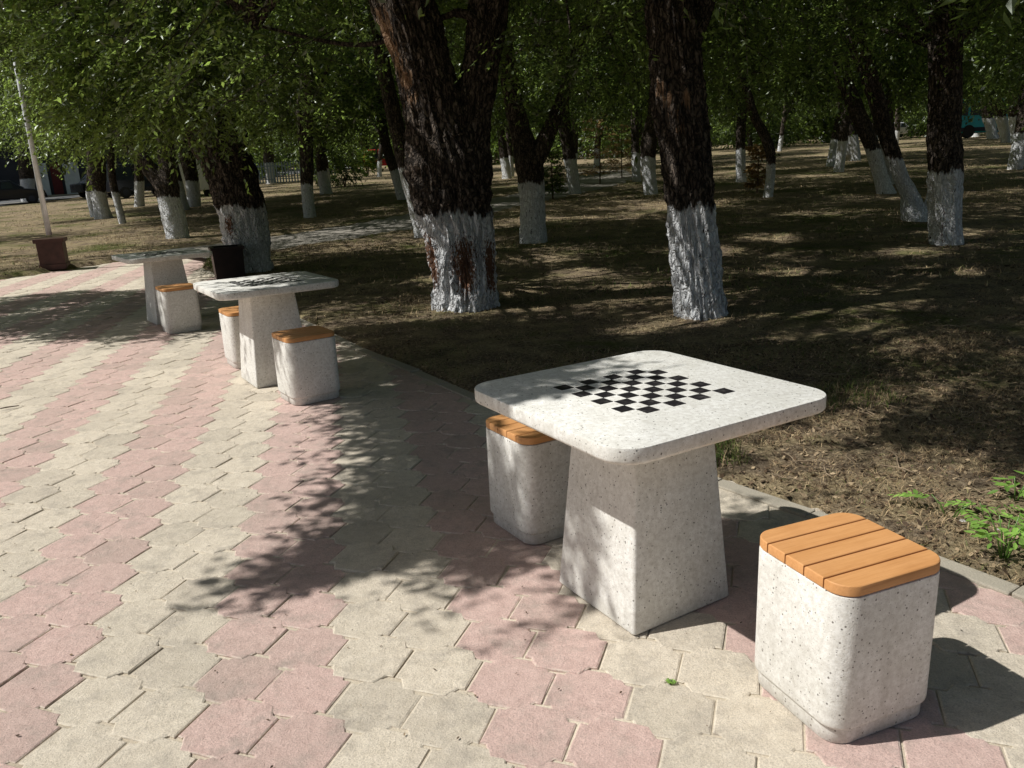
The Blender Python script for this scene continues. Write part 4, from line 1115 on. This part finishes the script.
# ------------------------------------------------------------------ lawn litter, grass, twigs, weeds
def scatter(n, x0, x1, y0, y1, dens=None, pave_gap=.02):
    P = np.stack([rng.uniform(x0, x1, n), rng.uniform(y0, y1, n)], 1)
    ok = ~in_poly(P, PAVE) & (dist_line(P, CURB) > pave_gap) & (dist_line(P, PATH) > 1.45)
    P = P[ok]
    if dens is not None: P = P[rng.random(len(P)) < dens(P)]
    return P
def ground_h(P): 
    # terrain height incl. relief near the paving
    nzs = noise2(P[:, 0], P[:, 1], .9)*.028 + noise2(P[:, 0], P[:, 1], 4.1, 3)*.014
    dc = dist_line(P, CURB)
    return gza(P[:, 0], P[:, 1]) + nzs*np.clip(dc/.5, .25, 1) + .018*np.clip(dc/.3, 0, 1)
def blades(P, hh, ww, lean, greenf):
    n = len(P); z = ground_h(P) - .005
    a = rng.uniform(0, 2*PI, n); ln = lean*rng.uniform(.2, 1.3, n); h_ = hh*rng.uniform(.4, 1.3, n)
    dx, dy = np.cos(a), np.sin(a); b = rng.uniform(0, 2*PI, n); wx, wy = np.cos(b)*ww/2, np.sin(b)*ww/2
    def pt(t, s, k): return np.stack([P[:, 0]+dx*h_*ln*t*t+s*wx*k, P[:, 1]+dy*h_*ln*t*t+s*wy*k, z+h_*(t-.35*ln*t*t).clip(0.02)], 1)
    V = np.stack([pt(0, -1, 1), pt(0, 1, 1), pt(.55, 1, .8), pt(.55, -1, .8), pt(1, 1, .1), pt(1, -1, .1)], 1).reshape(-1, 3)
    i = np.arange(n)[:, None]*6
    Q = np.concatenate([i+np.array([[0, 1, 2, 3]]), i+np.array([[3, 2, 4, 5]])], 1).reshape(-1, 4)
    t = np.where(rng.random(n) < greenf, rng.uniform(.78, 1, n), rng.uniform(.0, .72, n))
    return V, Q, np.repeat(t, 2)
def clumpy(s, thr, soft=.15, seed=0):
    return lambda P: np.clip((noise2(P[:, 0], P[:, 1], s, seed)+.5-thr)/soft, 0.02, 1)
Vs, Qs, Ts = [], [], []; off = 0
def push(V, Q, T):
    global off
    Vs.append(V); Qs.append(Q+off); Ts.append(T); off += len(V)
P = scatter(52000, -1.5, 6.5, 2.0, 9.5, clumpy(1.3, .35)); gf = np.clip((noise2(P[:, 0], P[:, 1], .8, 9)-.05)*2.2, .06, .8); push(*blades(P, .045, .0035, 1.5, gf))
P = scatter(60000, .3, 3.8, 2.1, 6.2, clumpy(2.2, .25, .3, 7)); push(*blades(P, .035, .0028, 2.0, .05))
P = scatter(52000, -12, 16, 8, 26, clumpy(.8, .3)); gf = np.clip((noise2(P[:, 0], P[:, 1], .3, 9)+.1)*1.5, .1, .8); push(*blades(P, .075, .010, 1.3, gf))
P = scatter(36000, -34, 45, 24, 62, clumpy(.3, .3)); gf = np.clip((noise2(P[:, 0], P[:, 1], .15, 9)+.2)*1.5, .15, .85); push(*blades(P, .065, .022, 1.2, gf))
P = scatter(3500, -5.9, -4.6, 13.3, 15.6); push(*blades(P, .10, .006, .8, .95))
P = scatter(800, .75, 1.15, 3.62, 4.1); push(*blades(P, .10, .004, .9, .9))
P = scatter(700, 1.75, 2.35, 4.4, 4.9); push(*blades(P, .07, .004, .9, .8))
tag(np_mesh('dry_grass', np.concatenate(Vs), np.concatenate(Qs), M['blade'], None, {'tint': ('FACE', np.concatenate(Ts))}),
    'sparse straw coloured and green grass covering the shaded lawn', 'grass', kind='stuff')
P = np.concatenate([scatter(30000, -1.5, 6.5, 2.0, 9.5, clumpy(1.8, .3, seed=4)), scatter(26000, .3, 3.8, 2.1, 6.2), scatter(9000, -9, 12, 9, 18)])
n = len(P); z = ground_h(P)+.006; a = rng.uniform(0, 2*PI, n); s = (.004+.016*rng.random(n)**3)*np.where(P[:, 1] > 9, 1.6, 1)
d = np.stack([np.cos(a), np.sin(a), rng.normal(0, .35, n)], 1)*s[:, None]; e = np.stack([-np.sin(a), np.cos(a), rng.normal(0, .5, n)], 1)*s[:, None]*.45
c = np.stack([P[:, 0], P[:, 1], z], 1)
V = np.stack([c-d, c+e, c+d, c-e], 1).reshape(-1, 3)
tag(np_mesh('leaf_litter', V, np.arange(n*4).reshape(-1, 4), M['litter'], None, {'tint': ('FACE', rng.random(n))}),
    'fallen brown leaves and chips strewn over the bare lawn soil', 'leaf litter', kind='stuff')
mb = MB()
P = np.concatenate([scatter(170, .6, 3.2, 2.2, 5.6), scatter(160, -2, 7, 4.5, 10)]); z = ground_h(P)
for (x, y), zz in zip(P, z):
    a = random.random()*6.28; L = random.uniform(.06, .32); pts = []
    for i in range(5):
        pts.append((x, y, zz+.006+random.uniform(0, .018))); a += random.gauss(0, .35); x += math.cos(a)*L/4; y += math.sin(a)*L/4
    r = random.uniform(.0012, .0035); mb.tube(pts, [r, r, r*.9, r*.7, r*.4], 5)
tag(mb.build('twig_litter', M['twig'], smooth=True), 'thin pale twigs scattered over the bare soil', 'twigs', kind='stuff')
# crumbs and bits on the paving
P = np.stack([rng.uniform(-5, 2, 900), rng.uniform(1.4, 9, 900)], 1); P = P[in_poly(P, PAVE)]
n = len(P); a = rng.uniform(0, 2*PI, n); s = rng.uniform(.002, .008, n)
d = np.stack([np.cos(a), np.sin(a), rng.normal(0, .2, n)], 1)*s[:, None]; e = np.stack([-np.sin(a), np.cos(a), rng.normal(0, .3, n)], 1)*s[:, None]*.45
c = np.stack([P[:, 0], P[:, 1], np.full(n, .006)], 1); V = np.stack([c-d, c+e, c+d, c-e], 1).reshape(-1, 3)
tag(np_mesh('paving_debris', V, np.arange(n*4).reshape(-1, 4), M['litter'], None, {'tint': ('FACE', rng.random(n)*.8)}), 'tiny leaf crumbs on the paving', 'debris', kind='stuff')

b = ground(10, 408); mb = MB(); mb.tube([(-.05, -.03, .007), (-.015, -.012, .010), (.02, .012, .008), (.05, .028, .007)], [.004, .005, .004, .003], 6)
o = mb.build('stick', M['stem'], smooth=True); o.location = b; tag(o, 'short dark stick lying on the paving at the left edge', 'stick')

def pinnate(mbV, base, d, L, pairs, ll):
    """compound leaf: leaflets in pairs along a stalk"""
    o = np.array([base]); side = nrm(np.cross(d, (0, 0, 1)))
    for i in range(pairs*2+1):
        t = (i//2+1)/(pairs+.6); last = i == pairs*2
        p = np.array(base)+np.array(d)*L*t+np.array((0, 0, -.25*L*t*t)); s = 1 if i % 2 else -1
        ld = nrm(np.array(d)*(.55 if not last else 1)+side*s*(.85 if not last else 0)+np.array((0, 0, -.2))+rng.normal(0, .1, 3))
        w_ = nrm(np.cross(ld, (rng.normal(0, .2), rng.normal(0, .2), 1))); q = ll*(1-.35*abs(t-.45))*rng.uniform(.85, 1.1)
        nn = np.cross(w_, ld)
        k = len(mbV)
        mbV.append([p, p+ld*q*.3+w_*q*.2+nn*q*.03, p+ld*q*.65+w_*q*.16+nn*q*.02, p+ld*q, p+ld*q*.65-w_*q*.16+nn*q*.02, p+ld*q*.3-w_*q*.2+nn*q*.03])
def weed(px, py, label, kind, h_, n, rz=0):
    b = ground(px, py); t = thing('weed_seedling', label, 'weed', b, rz, 'green weeds at the lawn edge')
    mb = MB(); LV = []
    for i in range(n):
        a = i*2.4+random.gauss(0, .3); tilt = random.uniform(.3, .9) if kind == 'pinnate' else random.uniform(.1, .45); hh = h_*random.uniform(.6, 1.05)
        tip = Vector((math.cos(a)*hh*tilt, math.sin(a)*hh*tilt, hh))
        mb.tube([(0, 0, -.03), tip*.5+Vector((0, 0, hh*.1)), tip], [.0035, .0028, .0018], 5)
        d = nrm(np.array((math.cos(a), math.sin(a), .1)))
        if kind == 'pinnate': pinnate(LV, tuple(tip*.85), d, .14*random.uniform(.8, 1.2), 6, .048)
        else:
            for j in range(4):
                aa = a + random.gauss(0, 1.1); dd = nrm(np.array((math.cos(aa), math.sin(aa), random.uniform(-.2, .3))))
                pinnate(LV, tuple(tip*random.uniform(.55, 1)), dd, .05*min(1, h_/.1), 1, .062*min(1, h_/.1+.1))
    st_ = mb.build('stems', M['leaf_fresh'], t, smooth=True)
    a = st_.data.attributes.new('tint', 'FLOAT', 'FACE'); a.data.foreach_set('value', [.3]*len(st_.data.polygons))
    A = np.array(LV); m_ = len(A); V = A.reshape(-1, 3); i = np.arange(m_)[:, None]*6
    Q = np.concatenate([i+np.array([[0, 1, 2, 3]]), i+np.array([[0, 3, 4, 5]])], 1).reshape(-1, 4)
    np_mesh('foliage', V, Q, M['leaf_fresh'], t, {'tint': ('FACE', np.repeat(rng.uniform(.3, 1, m_), 2))})
    return t
weed(950, 520, 'bright green seedling with long feathery leaves behind the nearest stool', 'pinnate', .10, 3)
weed(1003, 562, 'bright broad-leaved weed at the kerb on the right edge', 'broad', .19, 6)
weed(985, 520, 'shaded green seedling between the feathery and broad-leaved weeds', 'pinnate', .08, 2)
weed(1015, 505, 'small shaded weed farthest back at the right edge', 'broad', .13, 3)
weed(671, 682, 'tiny green sprout growing from a joint between paving blocks', 'broad', .010, 3)

def pebble(px, py, r, label):
    b = ground(px, py); mb = MB(); R = []
    for i in range(7):
        f = -PI/2+PI*i/6
        R.append([(r*math.cos(f)*math.cos(q)*(1+.2*noise.noise((q, i, px))), .8*r*math.cos(f)*math.sin(q)*(1+.2*noise.noise((q+3, i, px))), .55*r*math.sin(f)) for q in [2*PI*k/9 for k in range(9)]])
    mb.rings(R); o = mb.build('pebble', M['stone'], smooth=True); o.location = b + Vector((0, 0, r*.4)); tag(o, label, 'pebble', 'pale pebbles on the soil')
pebble(949, 537, .016, 'pale pebble on the soil behind the nearest stool')
pebble(962, 524, .02, 'grey white stone under the feathery seedling')
pebble(1000, 534, .024, 'pale stone under the broad-leaved weed')
pebble(460, 357, .018, 'white scrap-like stone in the sunlit patch left of the foreground table')
